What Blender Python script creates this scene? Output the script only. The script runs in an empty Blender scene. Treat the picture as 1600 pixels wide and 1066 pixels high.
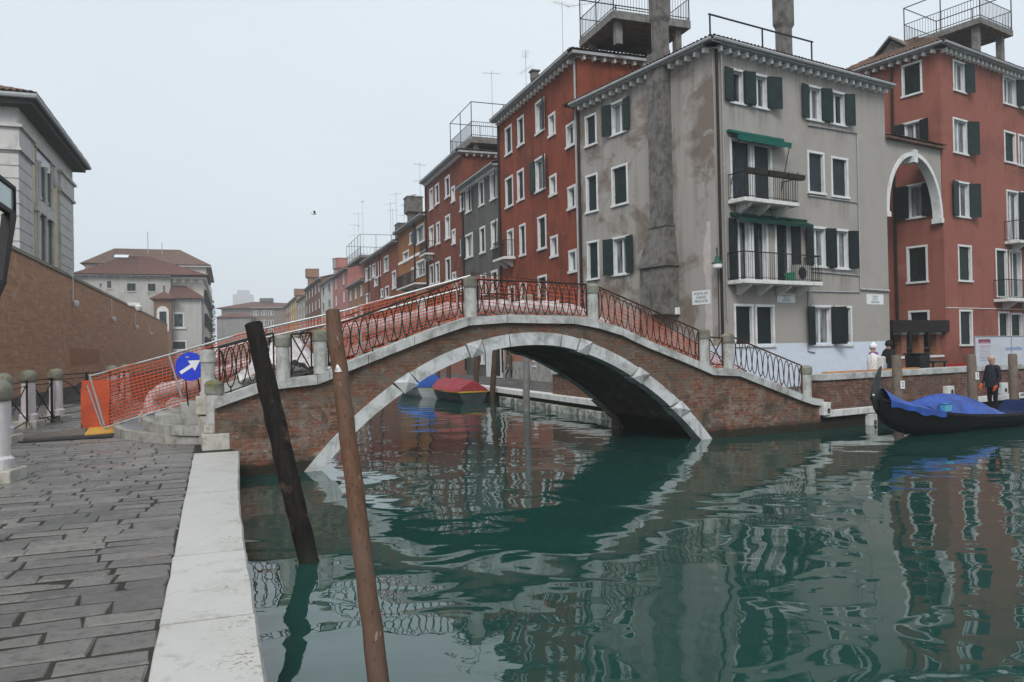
import bpy, math, random
import numpy as np
from mathutils import Vector, Matrix
random.seed(7)
S = bpy.context.scene
COL = S.collection
R = math.radians
# ---------------------------------------------------------------- camera, sky, sun, exposure
FPX, EYE = 1225.0, 1.65
PITCH, ROLL = R(90.56), R(-1.15)
cam = bpy.data.cameras.new('camera'); cam.sensor_width = 36.0; cam.lens = FPX / 1600 * 36
cam.clip_start = 0.05; cam.clip_end = 5000
camo = bpy.data.objects.new('camera', cam); COL.objects.link(camo); S.camera = camo
MC = Matrix.Rotation(PITCH, 3, 'X') @ Matrix.Rotation(ROLL, 3, 'Z')
camo.matrix_world = Matrix.Translation((0, 0, EYE)) @ MC.to_4x4()
SUN_EL, SUN_AZ = R(43), R(190)          # overcast: a broad weak sun behind the camera
world = bpy.data.worlds.new('World'); S.world = world; world.use_nodes = True
nt = world.node_tree
sky = nt.nodes.new('ShaderNodeTexSky'); sky.sky_type = 'NISHITA'; sky.sun_disc = False
sky.sun_elevation = SUN_EL; sky.sun_rotation = R(190); sky.dust_density = 4.0
mix = nt.nodes.new('ShaderNodeMix'); mix.data_type = 'RGBA'; mix.inputs[0].default_value = 0.9
nt.links.new(sky.outputs[0], mix.inputs[6])
wtc = nt.nodes.new('ShaderNodeTexCoord'); wn = nt.nodes.new('ShaderNodeTexNoise'); wn.inputs['Scale'].default_value = 1.6
wn.inputs['Detail'].default_value = 3
nt.links.new(wtc.outputs['Generated'], wn.inputs['Vector'])
wr = nt.nodes.new('ShaderNodeValToRGB')
wr.color_ramp.elements[0].position = .3; wr.color_ramp.elements[0].color = (4.95, 5.62, 6.25, 1)
wr.color_ramp.elements[1].position = .75; wr.color_ramp.elements[1].color = (5.8, 6.3, 6.66, 1)
nt.links.new(wn.outputs['Fac'], wr.inputs['Fac']); nt.links.new(wr.outputs['Color'], mix.inputs[7])
nt.links.new(mix.outputs[2], nt.nodes['Background'].inputs['Color'])
nt.nodes['Background'].inputs['Strength'].default_value = 0.1
sl = bpy.data.lights.new('sun', 'SUN'); sl.energy = 1.5; sl.angle = R(25); sl.color = (1, .97, .93)
so = bpy.data.objects.new('sun', sl); COL.objects.link(so)
so.rotation_euler = Vector((.16, .86, -.82)).to_track_quat('-Z', 'Y').to_euler(); so.location = (0, -10, 60)
vs = S.view_settings; vs.view_transform = 'Standard'; vs.look = 'None'; vs.exposure = 0.6; vs.gamma = 1.0
S.render.engine = 'CYCLES'
S.cycles.use_denoising = True
S.cycles.max_bounces = 6; S.cycles.diffuse_bounces = 3; S.cycles.glossy_bounces = 3
S.cycles.transmission_bounces = 4; S.cycles.volume_bounces = 1; S.cycles.transparent_max_bounces = 12
S.cycles.caustics_reflective = False; S.cycles.caustics_refractive = False
# ---------------------------------------------------------------- survey helpers: where a sight line meets the ground or a facade
def ray(x, y):
    return MC @ Vector(((x - 800) / FPX, -(y - 533) / FPX, -1.0))
def gnd(x, y, z=0.0):
    d = ray(x, y); t = (z - EYE) / d.z
    return Vector((d.x * t, d.y * t, z))
def onwall(p0, ang, x, y):
    d = ray(x, y); ux, uy = math.cos(ang), math.sin(ang); nx, ny = -uy, ux
    t = (p0[0] * nx + p0[1] * ny) / (d.x * nx + d.y * ny)
    return ((d.x * t - p0[0]) * ux + (d.y * t - p0[1]) * uy, d.z * t + EYE)
def atY(x, y, Y):
    d = ray(x, y); t = Y / d.y
    return Vector((d.x * t, Y, EYE + d.z * t))
# ---------------------------------------------------------------- objects
def tag(o, label=None, cat=None, group=None, kind=None):
    if label: o['label'] = label
    if cat: o['category'] = cat
    if group: o['group'] = group
    if kind: o['kind'] = kind
    return o
def thing(name, label, cat, loc=(0, 0, 0), rz=0.0, group=None, kind=None):
    o = bpy.data.objects.new(name, None); COL.objects.link(o)
    o.location = loc; o.rotation_euler = (0, 0, rz); o.empty_display_size = .2
    return tag(o, label, cat, group, kind)
def dup(root, loc=None, rz=None, label=None):
    r = root.copy(); COL.objects.link(r)
    if loc is not None: r.location = loc
    if rz is not None: r.rotation_euler = (0, 0, rz)
    if label: r['label'] = label
    for ch in list(root.children):
        c = ch.copy(); COL.objects.link(c); c.parent = r
        for g in list(ch.children):
            e = g.copy(); COL.objects.link(e); e.parent = c
    return r
class MB:
    def __init__(s): s.v = []; s.f = []; s.m = []
    def add(s, vs_, fs, mi=0):
        b = len(s.v); s.v += [tuple(v) for v in vs_]
        for f in fs: s.f.append([b + i for i in f]); s.m.append(mi)
    def hexa(s, p, mi=0):
        s.add(p, [(0, 3, 2, 1), (4, 5, 6, 7), (0, 1, 5, 4), (1, 2, 6, 5), (2, 3, 7, 6), (3, 0, 4, 7)], mi)
    def box(s, a, b, mi=0):
        x0, y0, z0 = a; x1, y1, z1 = b
        s.hexa([(x0, y0, z0), (x1, y0, z0), (x1, y1, z0), (x0, y1, z0), (x0, y0, z1), (x1, y0, z1), (x1, y1, z1), (x0, y1, z1)], mi)
    def pbox(s, P, s0, s1, z0, z1, d0, d1, mi=0):
        s.hexa([P(s0, z0, d0), P(s1, z0, d0), P(s1, z0, d1), P(s0, z0, d1), P(s0, z1, d0), P(s1, z1, d0), P(s1, z1, d1), P(s0, z1, d1)], mi)
    def quad(s, a, b, c, d, mi=0): s.add([a, b, c, d], [(0, 1, 2, 3)], mi)
    def tube(s, pts, r, n=6, mi=0, cap=True):
        pts = [Vector(p) for p in pts]; k = len(pts)
        rr = r if isinstance(r, (list, tuple)) else [r] * k
        vs_ = []; up = None
        for i, p in enumerate(pts):
            t = (pts[min(i + 1, k - 1)] - pts[max(i - 1, 0)])
            if t.length < 1e-9: t = Vector((0, 0, 1))
            t.normalize()
            if up is None: up = Vector((0, 0, 1)) if abs(t.z) < .9 else Vector((1, 0, 0))
            a = t.cross(up)
            if a.length < 1e-6: a = t.cross(Vector((0, 1, .3)))
            a.normalize(); b = a.cross(t).normalized(); up = b
            for j in range(n):
                th = 2 * math.pi * j / n
                vs_.append(p + (a * math.cos(th) + b * math.sin(th)) * rr[i])
        fs = [(i * n + j, i * n + (j + 1) % n, (i + 1) * n + (j + 1) % n, (i + 1) * n + j) for i in range(k - 1) for j in range(n)]
        if cap: fs += [tuple(range(n))[::-1], tuple((k - 1) * n + j for j in range(n))]
        s.add(vs_, fs, mi)
    def lathe(s, prof, c=(0, 0, 0), n=16, mi=0):
        vs_ = [(c[0] + r * math.cos(2 * math.pi * j / n), c[1] + r * math.sin(2 * math.pi * j / n), c[2] + z) for r, z in prof for j in range(n)]
        k = len(prof)
        fs = [(i * n + j, i * n + (j + 1) % n, (i + 1) * n + (j + 1) % n, (i + 1) * n + j) for i in range(k - 1) for j in range(n)]
        fs += [tuple(range(n))[::-1], tuple((k - 1) * n + j for j in range(n))]
        s.add(vs_, fs, mi)
    def prism(s, poly, P, d0, d1, mi=0):
        n = len(poly)
        vs_ = [P(a, b, d0) for a, b in poly] + [P(a, b, d1) for a, b in poly]
        s.add(vs_, [tuple(range(n)), tuple(range(n, 2 * n))[::-1]] + [(i, i + n, (i + 1) % n + n, (i + 1) % n) for i in range(n)], mi)
    def build(s, name, mats, parent=None, smooth=False, sharp=35, bevel=0, fix=True):
        me = bpy.data.meshes.new(name); me.from_pydata(s.v, [], s.f)
        if not isinstance(mats, (list, tuple)): mats = [mats]
        for m in mats: me.materials.append(m)
        me.polygons.foreach_set('material_index', s.m)
        if fix:
            import bmesh
            bm = bmesh.new(); bm.from_mesh(me); bmesh.ops.recalc_face_normals(bm, faces=bm.faces); bm.to_mesh(me); bm.free()
        if smooth:
            me.polygons.foreach_set('use_smooth', [True] * len(me.polygons))
            me.set_sharp_from_angle(angle=R(sharp))
        o = bpy.data.objects.new(name, me); COL.objects.link(o)
        if parent: o.parent = parent
        if bevel:
            b = o.modifiers.new('bevel', 'BEVEL'); b.width = bevel; b.segments = 2; b.limit_method = 'ANGLE'
        return o
def text_mesh(body, size, parent, name, m, loc, rot, ext=.003, spacing=1.0, line=1.0):
    cu = bpy.data.curves.new(name, 'FONT'); cu.body = body; cu.size = size; cu.extrude = ext
    cu.align_x = 'CENTER'; cu.align_y = 'CENTER'; cu.space_line = line; cu.space_character = spacing
    to = bpy.data.objects.new(name, cu); COL.objects.link(to)
    bpy.context.view_layer.update()
    me = bpy.data.meshes.new_from_object(to.evaluated_get(bpy.context.evaluated_depsgraph_get()))
    bpy.data.objects.remove(to)
    me.materials.clear(); me.materials.append(m)
    o = bpy.data.objects.new(name, me); COL.objects.link(o); o.parent = parent
    o.location = loc; o.rotation_euler = rot
    return o
# ---------------------------------------------------------------- materials
class NT:
    def __init__(s, name):
        s.mat = bpy.data.materials.new(name); s.mat.use_nodes = True
        s.t = s.mat.node_tree; s.b = s.t.nodes['Principled BSDF']
        s.tc = s.t.nodes.new('ShaderNodeTexCoord')
    def n(s, typ, **kw):
        x = s.t.nodes.new('ShaderNode' + typ)
        for k, v in kw.items():
            if k in x.inputs: s.set(x.inputs[k], v)
            else: setattr(x, k, v)
        return x
    def set(s, sock, v):
        if hasattr(v, 'is_output') or hasattr(v, 'links'): s.t.links.new(v, sock)
        else: sock.default_value = v
    def obj(s, scale=(1, 1, 1), loc=(0, 0, 0), src=None):
        m = s.n('Mapping'); s.t.links.new(src or s.tc.outputs['Object'], m.inputs['Vector'])
        m.inputs['Scale'].default_value = scale; m.inputs['Location'].default_value = loc
        return m.outputs[0]
    def noise(s, vec, scale, detail=4, rough=.6, dist=0.0):
        x = s.n('TexNoise'); s.t.links.new(vec, x.inputs['Vector'])
        x.inputs['Scale'].default_value = scale; x.inputs['Detail'].default_value = detail
        x.inputs['Roughness'].default_value = rough; x.inputs['Distortion'].default_value = dist
        return x.outputs['Fac']
    def ramp(s, fac, a, b, c0=(0, 0, 0), c1=(1, 1, 1)):
        x = s.n('ValToRGB'); s.t.links.new(fac, x.inputs['Fac'])
        e = x.color_ramp.elements; e[0].position = a; e[1].position = b
        e[0].color = (*c0, 1); e[1].color = (*c1, 1)
        return x.outputs['Color']
    def mix(s, fac, a, b, mode='MIX'):
        x = s.n('Mix', data_type='RGBA', blend_type=mode)
        s.set(x.inputs[0], fac)
        for i, v in ((6, a), (7, b)):
            if isinstance(v, tuple): x.inputs[i].default_value = (*v, 1) if len(v) == 3 else v
            else: s.t.links.new(v, x.inputs[i])
        return x.outputs[2]
    def math(s, op, a, b=0.0, clamp=False):
        x = s.n('Math', operation=op, use_clamp=clamp); s.set(x.inputs[0], a); s.set(x.inputs[1], b)
        return x.outputs[0]
    def sep(s, vec):
        x = s.n('SeparateXYZ'); s.t.links.new(vec, x.inputs[0]); return x.outputs
    def comb(s, x_, y_, z_=0.0):
        x = s.n('CombineXYZ'); s.set(x.inputs[0], x_); s.set(x.inputs[1], y_); s.set(x.inputs[2], z_); return x.outputs[0]
    def bump(s, h, strength=.3, dist=.02):
        x = s.n('Bump'); s.t.links.new(h, x.inputs['Height']); x.inputs['Strength'].default_value = strength
        x.inputs['Distance'].default_value = dist
        s.t.links.new(x.outputs[0], s.b.inputs['Normal'])
    def col(s, c):
        if isinstance(c, tuple): s.b.inputs['Base Color'].default_value = (*c, 1)
        else: s.t.links.new(c, s.b.inputs['Base Color'])
    def rough(s, v): s.set(s.b.inputs['Roughness'], v)
def plain(name, col, rough=.6, var=.25, scale=6, metal=0.0, bump=.15, dark=None):
    t = NT(name); f = t.noise(t.obj(), scale, 5, .65)
    d = dark or tuple(c * (1 - var) for c in col); l = tuple(min(1, c * (1 + var)) for c in col)
    t.col(t.ramp(f, .3, .7, d, l)); t.rough(rough); t.b.inputs['Metallic'].default_value = metal
    if bump: t.bump(t.noise(t.obj(), scale * 6, 4), bump, .01)
    return t.mat
def plaster(name, col, dark, light=None, amt=.6, low=None, lowz=2.0, seed=0.0, streak=.5, lo=.48, hi=.66):
    t = NT(name); L = (seed * 7.3, seed * 3.1, seed * 5.7)
    big = t.noise(t.obj(loc=L), .55, 6, .62, .4)
    fine = t.noise(t.obj(loc=L), 9, 5, .7)
    st = t.noise(t.obj(scale=(1, 1, .09), loc=L), 1.7, 5, .62)
    c = t.mix(t.math('MULTIPLY', fine, .35), col, tuple(x * .72 for x in col))
    c = t.mix(t.math('MULTIPLY', t.ramp(big, lo, hi), amt), c, dark)
    c = t.mix(t.math('MULTIPLY', t.ramp(st, .5, .72), streak), c, tuple(x * .55 for x in dark))
    pat = t.noise(t.obj(loc=(L[0] + 3, L[1], L[2] + 9)), 1.1, 7, .66, .5)
    c = t.mix(t.math('MULTIPLY', t.ramp(pat, .6, .68), .5), c, light or tuple(min(1, x * 1.25) for x in col))
    if low:   # rising damp: bare plaster near the ground
        z = t.sep(t.tc.outputs['Object'])[2]
        e = t.math('ADD', z, t.math('MULTIPLY', big, 2.4))
        mr = t.n('MapRange', clamp=True); t.t.links.new(e, mr.inputs[0])
        mr.inputs[1].default_value = lowz; mr.inputs[2].default_value = lowz + .8; mr.inputs[3].default_value = .8; mr.inputs[4].default_value = 0
        c = t.mix(mr.outputs[0], c, low)
    t.col(c); t.rough(.88)
    h = t.math('ADD', t.math('MULTIPLY', big, .6), t.math('MULTIPLY', fine, .4)); t.bump(h, .35, .02)
    return t.mat
def brick(name, c1, c2, mortar, wash=None, wamt=.4, algae=None, size=(.26, .07), lo=.5, hi=.62, top=None, ws=2.2, grime=None):
    t = NT(name); x, y, z = t.sep(t.tc.outputs['Object'])
    u = t.math('ADD', x, y)
    wob = t.noise(t.obj(), 1.3, 3); wob2 = t.math('MULTIPLY', t.math('SUBTRACT', wob, .5), .09)
    vec = t.comb(u, t.math('ADD', z, wob2))
    b = t.n('TexBrick'); t.t.links.new(vec, b.inputs['Vector'])
    b.inputs['Scale'].default_value = 1; b.inputs['Brick Width'].default_value = size[0]; b.inputs['Row Height'].default_value = size[1]
    b.inputs['Mortar Size'].default_value = .008; b.inputs['Mortar Smooth'].default_value = .3; b.inputs['Bias'].default_value = -.1
    b.inputs['Color1'].default_value = (*c1, 1); b.inputs['Color2'].default_value = (*c2, 1); b.inputs['Mortar'].default_value = (*mortar, 1)
    n1 = t.noise(t.obj(scale=(1, 1, 1.5)), ws, 7, .72, .3); n2 = t.noise(t.obj(loc=(5, 2, 8)), .8, 6, .65, .4); n3 = t.noise(t.obj(scale=(1, 1, 2.5)), 9, 5, .7)
    c = t.mix(t.math('MULTIPLY', t.ramp(n3, .35, .7), .55), b.outputs['Color'], tuple(v * .45 for v in c2))
    if wash: c = t.mix(t.math('MULTIPLY', t.ramp(n1, lo, hi), wamt), c, wash)
    c = t.mix(t.math('MULTIPLY', t.ramp(n2, .52, .68), .6), c, tuple(v * .5 for v in mortar))
    if grime:
        n5 = t.noise(t.obj(scale=(1, 1, 1.8), loc=(9, 4, 1)), 5.5, 7, .78, .5); c = t.mix(t.math('MULTIPLY', t.ramp(n5, .55, .62), .65), c, (.33, .305, .27)); n6 = t.noise(t.obj(scale=(1, 1, .8), loc=(1, 8, 5)), 1.6, 6, .7, .6); c = t.mix(t.math('MULTIPLY', t.ramp(n6, .54, .62), .7), c, (.042, .036, .028))
        mr = t.n('MapRange', clamp=True); t.t.links.new(t.math('ADD', z, t.math('MULTIPLY', t.math('SUBTRACT', n2, .5), 3.0)), mr.inputs[0])
        mr.inputs[1].default_value = grime[0]; mr.inputs[2].default_value = grime[1]; mr.inputs[3].default_value = 0; mr.inputs[4].default_value = .72
        c = t.mix(t.math('MULTIPLY', mr.outputs[0], t.ramp(n1, .3, .6)), c, grime[2])
    if algae:
        mr = t.n('MapRange', clamp=True); t.t.links.new(t.math('SUBTRACT', z, t.math('MULTIPLY', n1, .35)), mr.inputs[0])
        mr.inputs[1].default_value = algae; mr.inputs[2].default_value = algae + .12; mr.inputs[3].default_value = .92; mr.inputs[4].default_value = 0
        c = t.mix(mr.outputs[0], c, (.018, .02, .014))
    if top:
        mr = t.n('MapRange', clamp=True); t.t.links.new(t.math('ADD', z, t.math('MULTIPLY', n2, 2.6)), mr.inputs[0])
        mr.inputs[1].default_value = top; mr.inputs[2].default_value = top + 1.0; mr.inputs[3].default_value = 0; mr.inputs[4].default_value = .75
        c = t.mix(mr.outputs[0], c, (.085, .075, .06))
    t.col(c); t.rough(.9)
    t.bump(t.math('ADD', t.math('MULTIPLY', b.outputs['Fac'], -.7), t.math('MULTIPLY', n3, .8)), .6, .02)
    return t.mat
def stone(name, col=(.62, .61, .58), dirt=(.2, .19, .165), amt=.75, lo=.5, hi=.68, moss=0.0, scale=3.0, rough=.7):
    t = NT(name); a = t.noise(t.obj(), scale, 7, .66, .3); f = t.noise(t.obj(), scale * 9, 5, .7)
    st = t.noise(t.obj(scale=(1, 1, .2)), scale * 2.5, 5, .65)
    c = t.mix(t.math('MULTIPLY', t.ramp(a, lo, hi), amt), col, dirt)
    c = t.mix(t.math('MULTIPLY', t.ramp(st, .54, .72), amt * .8), c, tuple(v * .6 for v in dirt))
    c = t.mix(t.math('MULTIPLY', t.ramp(f, .55, .75), .4), c, tuple(v * .5 for v in col))
    if moss:
        m = t.noise(t.obj(loc=(4, 4, 4)), scale * 1.6, 6, .7)
        g = t.n('NewGeometry'); nz = t.sep(g.outputs['Normal'])[2]
        c = t.mix(t.math('MULTIPLY', t.ramp(t.math('ADD', m, t.math('MULTIPLY', nz, .1)), .56, .66), moss), c, (.13, .125, .03))
    t.col(c); t.rough(rough); t.bump(t.math('ADD', a, t.math('MULTIPLY', f, .35)), .4, .02)
    return t.mat
M = {}
M['istria'] = stone('istrian_stone', (.66, .66, .64), (.27, .26, .23), .6, .52, .72)
M['istria_dirty'] = stone('weathered_stone', (.37, .365, .345), (.13, .125, .11), .75, .44, .66, moss=.5)
M['arch'] = stone('arch_stone', (.52, .53, .53), (.17, .165, .15), .75, .45, .64, scale=2.6)
M['pillar'] = stone('bollard_stone', (.42, .42, .40), (.17, .165, .15), .7, .45, .65, moss=.3)
M['pillarcap'] = stone('mossy_cap_stone', (.24, .235, .2), (.09, .085, .06), .8, .4, .6, moss=.9)
M['bollard'] = stone('pinkish_bollard_stone', (.60, .56, .56), (.3, .27, .26), .5, .5, .75)
M['plinth'] = stone('plinth_stone', (.48, .455, .41), (.2, .185, .15), .6, .46, .68, moss=.5)
M['frame'] = stone('window_stone', (.66, .67, .67), (.3, .29, .27), .55, .5, .76)
M['br_bridge'] = brick('bridge_brick', (.27, .088, .045), (.105, .048, .032), (.19, .155, .125), (.215, .185, .155), .8, -.52, lo=.47, hi=.58, ws=3.2, grime=(-.2, 1.1, (.075, .062, .047)))
M['br_quay'] = brick('quay_brick', (.20, .078, .048), (.10, .048, .036), (.17, .145, .125), (.24, .2, .175), .6, -.38, ws=5.5)
M['br_prison'] = brick('long_wall_brick', (.60, .30, .165), (.42, .20, .115), (.64, .45, .32), (.58, .39, .27), .5, top=8.0, size=(1.3, .11), ws=1.2)
M['soffit'] = brick('soffit_brick', (.17, .12, .09), (.10, .08, .062), (.14, .125, .105), (.25, .225, .19), .6, -.3)
M['iron'] = plain('dark_iron', (.022, .017, .014), .6, .5, 12)
M['railiron'] = plain('black_rail_iron', (.014, .014, .014), .55, .4, 12)
M['rust'] = plain('rusty_iron', (.06, .026, .016), .75, .5, 14)
M['tube'] = plain('galvanised_tube', (.36, .36, .36), .45, .2, 9, .6)
M['shutter'] = None
def slat(name, col, rough=.55):
    t = NT(name); z = t.sep(t.tc.outputs['Object'])[2]
    w = t.math('FRACT', t.math('MULTIPLY', z, 13.0)); f = t.noise(t.obj(), 3, 5)
    c = t.mix(t.ramp(f, .35, .7), tuple(v * .7 for v in col), tuple(v * 1.25 for v in col)); c = t.mix(t.ramp(w, .0, .35), tuple(v * .3 for v in col), c); t.col(c); t.rough(rough)  # shading between the slats is painted: a dark line along each slat
    t.bump(w, .55, .015); return t.mat
M['shutter'] = slat('green_shutter', (.018, .034, .034))
M['shutter2'] = slat('blue_grey_shutter', (.032, .042, .052))
M['shutter3'] = slat('black_green_shutter', (.012, .02, .02))
def glass(name, col, curtain, lo, hi):
    t = NT(name); c = t.noise(t.obj(scale=(1.3, 1.3, .25)), 2.6, 3)
    t.col(t.ramp(c, lo, hi, col, curtain)); t.rough(.12); t.b.inputs['Specular IOR Level'].default_value = .6; return t.mat
M['glass'] = glass('window_glass', (.014, .02, .024), (.13, .15, .16), .48, .78)
M['curtain'] = glass('curtained_glass', (.035, .042, .048), (.30, .32, .33), .4, .68)
M['casement'] = plain('white_casement', (.62, .63, .63), .5, .12, 5)
def tiles(name, a, b, m):
    t = NT(name); g = t.n('NewGeometry'); n = t.noise(t.obj(), 1.6, 6, .7); f = t.noise(t.obj(), 11, 4, .7)
    c = t.mix(t.ramp(f, .3, .7), a, b); c = t.mix(t.math('MULTIPLY', t.ramp(n, .48, .62), .75), c, m)
    t.col(c); t.rough(.9); t.bump(f, .5, .03); return t.mat
t = NT('rain_stain'); uv = t.tc.outputs['UV']; v_ = t.sep(uv)[1]; ns_ = t.noise(t.obj(scale=(7, .35, 1), src=uv), 1.0, 5, .7); nb_ = t.noise(t.obj(scale=(1.1, .8, 1), src=uv), 1.0, 3, .6)
al = t.math('MULTIPLY', t.math('MULTIPLY', t.ramp(ns_, .44, .74), t.ramp(nb_, .3, .6)), t.math('MULTIPLY', t.math('POWER', v_, 1.4), .8)); t.col((.045, .036, .03)); t.rough(.95); t.set(t.b.inputs['Alpha'], al); M['stain'] = t.mat
M['tile'] = tiles('old_roof_tiles', (.12, .08, .06), (.2, .115, .085), (.055, .05, .045))
M['tile_red'] = tiles('red_roof_tiles', (.17, .075, .055), (.10, .05, .042), (.075, .055, .048))
M['gutter'] = plain('grey_gutter', (.33, .34, .35), .5, .2, 4)
M['dentil'] = plain('pale_dentils', (.82, .81, .79), .8, .15, 6)
M['concrete'] = stone('concrete', (.2, .19, .18), (.08, .075, .07), .7, .42, .62)
M['soot'] = stone('sooty_plaster', (.17, .16, .15), (.06, .055, .05), .8, .42, .62, moss=.25)
M['darkroom'] = plain('painted_shade', (.012, .012, .012), .8, .3)
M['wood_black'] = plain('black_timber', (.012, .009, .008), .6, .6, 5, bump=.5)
M['tarp_blue'] = plain('blue_tarpaulin', (.014, .06, .30), .45, .5, 2.2, bump=.9)
M['black_lacquer'] = plain('black_boat_paint', (.004, .004, .005), .4, .3, 4, bump=.02); M['black_lacquer'].node_tree.nodes['Principled BSDF'].inputs['Specular IOR Level'].default_value = .25
M['white'] = plain('white_paint', (.72, .72, .72), .5, .08, 4)
M['black'] = plain('black_paint', (.012, .012, .012), .5, .3, 6)
M['skin'] = plain('skin', (.42, .24, .18), .55, .1, 9)
# ---------------------------------------------------------------- setting: water, banks, paving
QA = R(19.9)                                    # the canal runs away to the left of the view axis
QM = Matrix.Rotation(QA, 4, 'Z')
def q(x, y, z=0.0):                             # quay frame: x across the canal, y along it
    return QM @ Vector((x, y, z))
t = NT('canal_water')
mp = t.obj()
dist = t.n('VectorMath', operation='LENGTH'); t.t.links.new(t.tc.outputs['Object'], dist.inputs[0])
big = t.noise(t.obj(scale=(1.0, 1.0, 1)), .36, 1.5, .4, .5)
mid = t.noise(t.obj(scale=(1, 1.25, 1), loc=(3, 9, 0)), 1.05, 1.5, .45, .8)
sml = t.noise(t.obj(scale=(1, 1.4, 1), loc=(7, 1, 0)), 4.2, 2, .5, .3)
calm = t.ramp(t.noise(t.obj(loc=(2, 5, 0)), .16, 3), .38, .62)
h = t.math('ADD', t.math('MULTIPLY', big, .060), t.math('ADD', t.math('MULTIPLY', mid, .014), t.math('MULTIPLY', t.math('MULTIPLY', sml, calm), .0013)))
t.bump(h, 1.0, 1.0)
t.col((.011, .050, .041)); t.rough(.012); t.b.inputs['IOR'].default_value = 1.75
M['water'] = t.mat
wm = MB(); wm.quad((-600, -60, -.5), (600, -60, -.5), (600, 1200, -.5), (-600, 1200, -.5))
tag(wm.build('water', M['water']), kind='structure')

t = NT('paving_slabs')
g = t.n('NewGeometry'); isl = g.outputs['Random Per Island']
n1 = t.noise(t.obj(), 1.1, 5, .62); n2 = t.noise(t.obj(), 11, 7, .78); n3 = t.noise(t.obj(), 45, 3, .6)
c = t.ramp(isl, 0, 1, (.105, .096, .086), (.31, .288, .256))
c = t.mix(t.math('MULTIPLY', t.ramp(n2, .5, .68), .55), c, (.25, .24, .222))
c = t.mix(t.math('MULTIPLY', t.ramp(n2, .34, .5), .5), (.06, .058, .054), c)
c = t.mix(t.math('MULTIPLY', t.ramp(n1, .45, .7), .35), c, (.10, .095, .088))
t.col(c)
t.rough(t.mix(t.ramp(n1, .40, .56), (.10, .10, .10), (.6, .6, .6)))
t.bump(t.math('ADD', n2, t.math('MULTIPLY', n3, .4)), .8, .016)
M['slab'] = t.mat
M['joint'] = plain('joint_earth', (.035, .032, .026), .95, .4, 7)
M['pave2'] = brick('far_paving', (.2, .195, .185), (.15, .145, .14), (.09, .085, .08), None, size=(.6, .3))
lb = MB(); lb.box((-120, -14, -2.2), (.04, 420, -.005))
o = lb.build('ground', [M['joint']]); o.rotation_euler = (0, 0, QA); tag(o, kind='structure')
pv = MB(); rnd = random.Random(3)
y = 1.2
while y < 31:
    rh = rnd.uniform(.2, .3); x = -(.338 + .0165 * y)
    lim = -4.6 if y < 9 else (-6.2 if y < 14 else -9.2)
    while x > lim:
        L = rnd.uniform(.3, .68) if y < 16 else rnd.uniform(.6, 1.3)
        g_ = .008 + rnd.uniform(0, .008); dz = rnd.uniform(-.002, .006); b = .012
        x0, x1, y0, y1 = x - L + g_ * .6, x - g_ * .6, y + g_ * 1.2, y + rh - g_ * 1.2
        tx, ty = rnd.uniform(-.004, .004), rnd.uniform(-.004, .004)
        j = lambda: rnd.uniform(-.019, .017)
        cs = [(x0 + j(), y0 + j()), (x1 + j(), y0 + j()), (x1 + j(), y1 + j()), (x0 + j(), y1 + j())]
        mx, my = (x0 + x1) / 2, (y0 + y1) / 2
        top = [(mx + (a - mx) * (1 - 2 * b / L), my + (c_ - my) * (1 - 2 * b / rh), dz + tx * (1 if a > mx else -1) + ty * (1 if c_ > my else -1)) for a, c_ in cs]
        low = [(a, c_, dz - .010) for a, c_ in cs]; bot = [(a, c_, -.05) for a, c_ in cs]
        pv.add(top + low + bot, [(0, 1, 2, 3)] + [(4 + i, 4 + (i + 1) % 4, (i + 1) % 4, i) for i in range(4)] + [(8 + i, 8 + (i + 1) % 4, 4 + (i + 1) % 4, 4 + i) for i in range(4)])
        x -= L
    y += rh
o = pv.build('pavement', [M['slab']], fix=False); o.rotation_euler = (0, 0, QA); tag(o, kind='structure')
# white stone edge of the quay
t = NT('quay_edge_stone')
a = t.noise(t.obj(), 1.3, 6, .65); f = t.noise(t.obj(), 22, 5, .75); sp = t.noise(t.obj(loc=(3, 3, 3)), 34, 3, .5)
c = t.mix(t.math('MULTIPLY', t.ramp(a, .45, .7), .35), (.47, .455, .425), (.34, .325, .295))
c = t.mix(t.math('MULTIPLY', t.ramp(f, .58, .72), .3), c, (.22, .21, .19))
cr_ = t.noise(t.obj(loc=(8, 2, 1)), 3.2, 7, .75, .4); c = t.mix(t.math('MULTIPLY', t.ramp(cr_, .56, .64), .55), c, (.27, .255, .22))
ex = t.sep(t.tc.outputs['Object'])[0]
mr = t.n('MapRange', clamp=True); t.t.links.new(t.math('ADD', ex, t.math('MULTIPLY', a, .22)), mr.inputs[0])
mr.inputs[1].default_value = -.12; mr.inputs[2].default_value = .18
c = t.mix(t.math('MULTIPLY', t.math('MULTIPLY', mr.outputs[0], t.ramp(t.noise(t.obj(), 2.1, 4), .48, .6)), t.ramp(sp, .52, .62)), c, (.2, .18, .1))
t.col(c); t.rough(t.mix(a, (.3, .3, .3), (.6, .6, .6))); t.bump(t.math('ADD', t.math('MULTIPLY', a, 1.5), f), .35, .015)
M['edge'] = t.mat
eg = MB(); yy = .4; rnd = random.Random(9)
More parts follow.
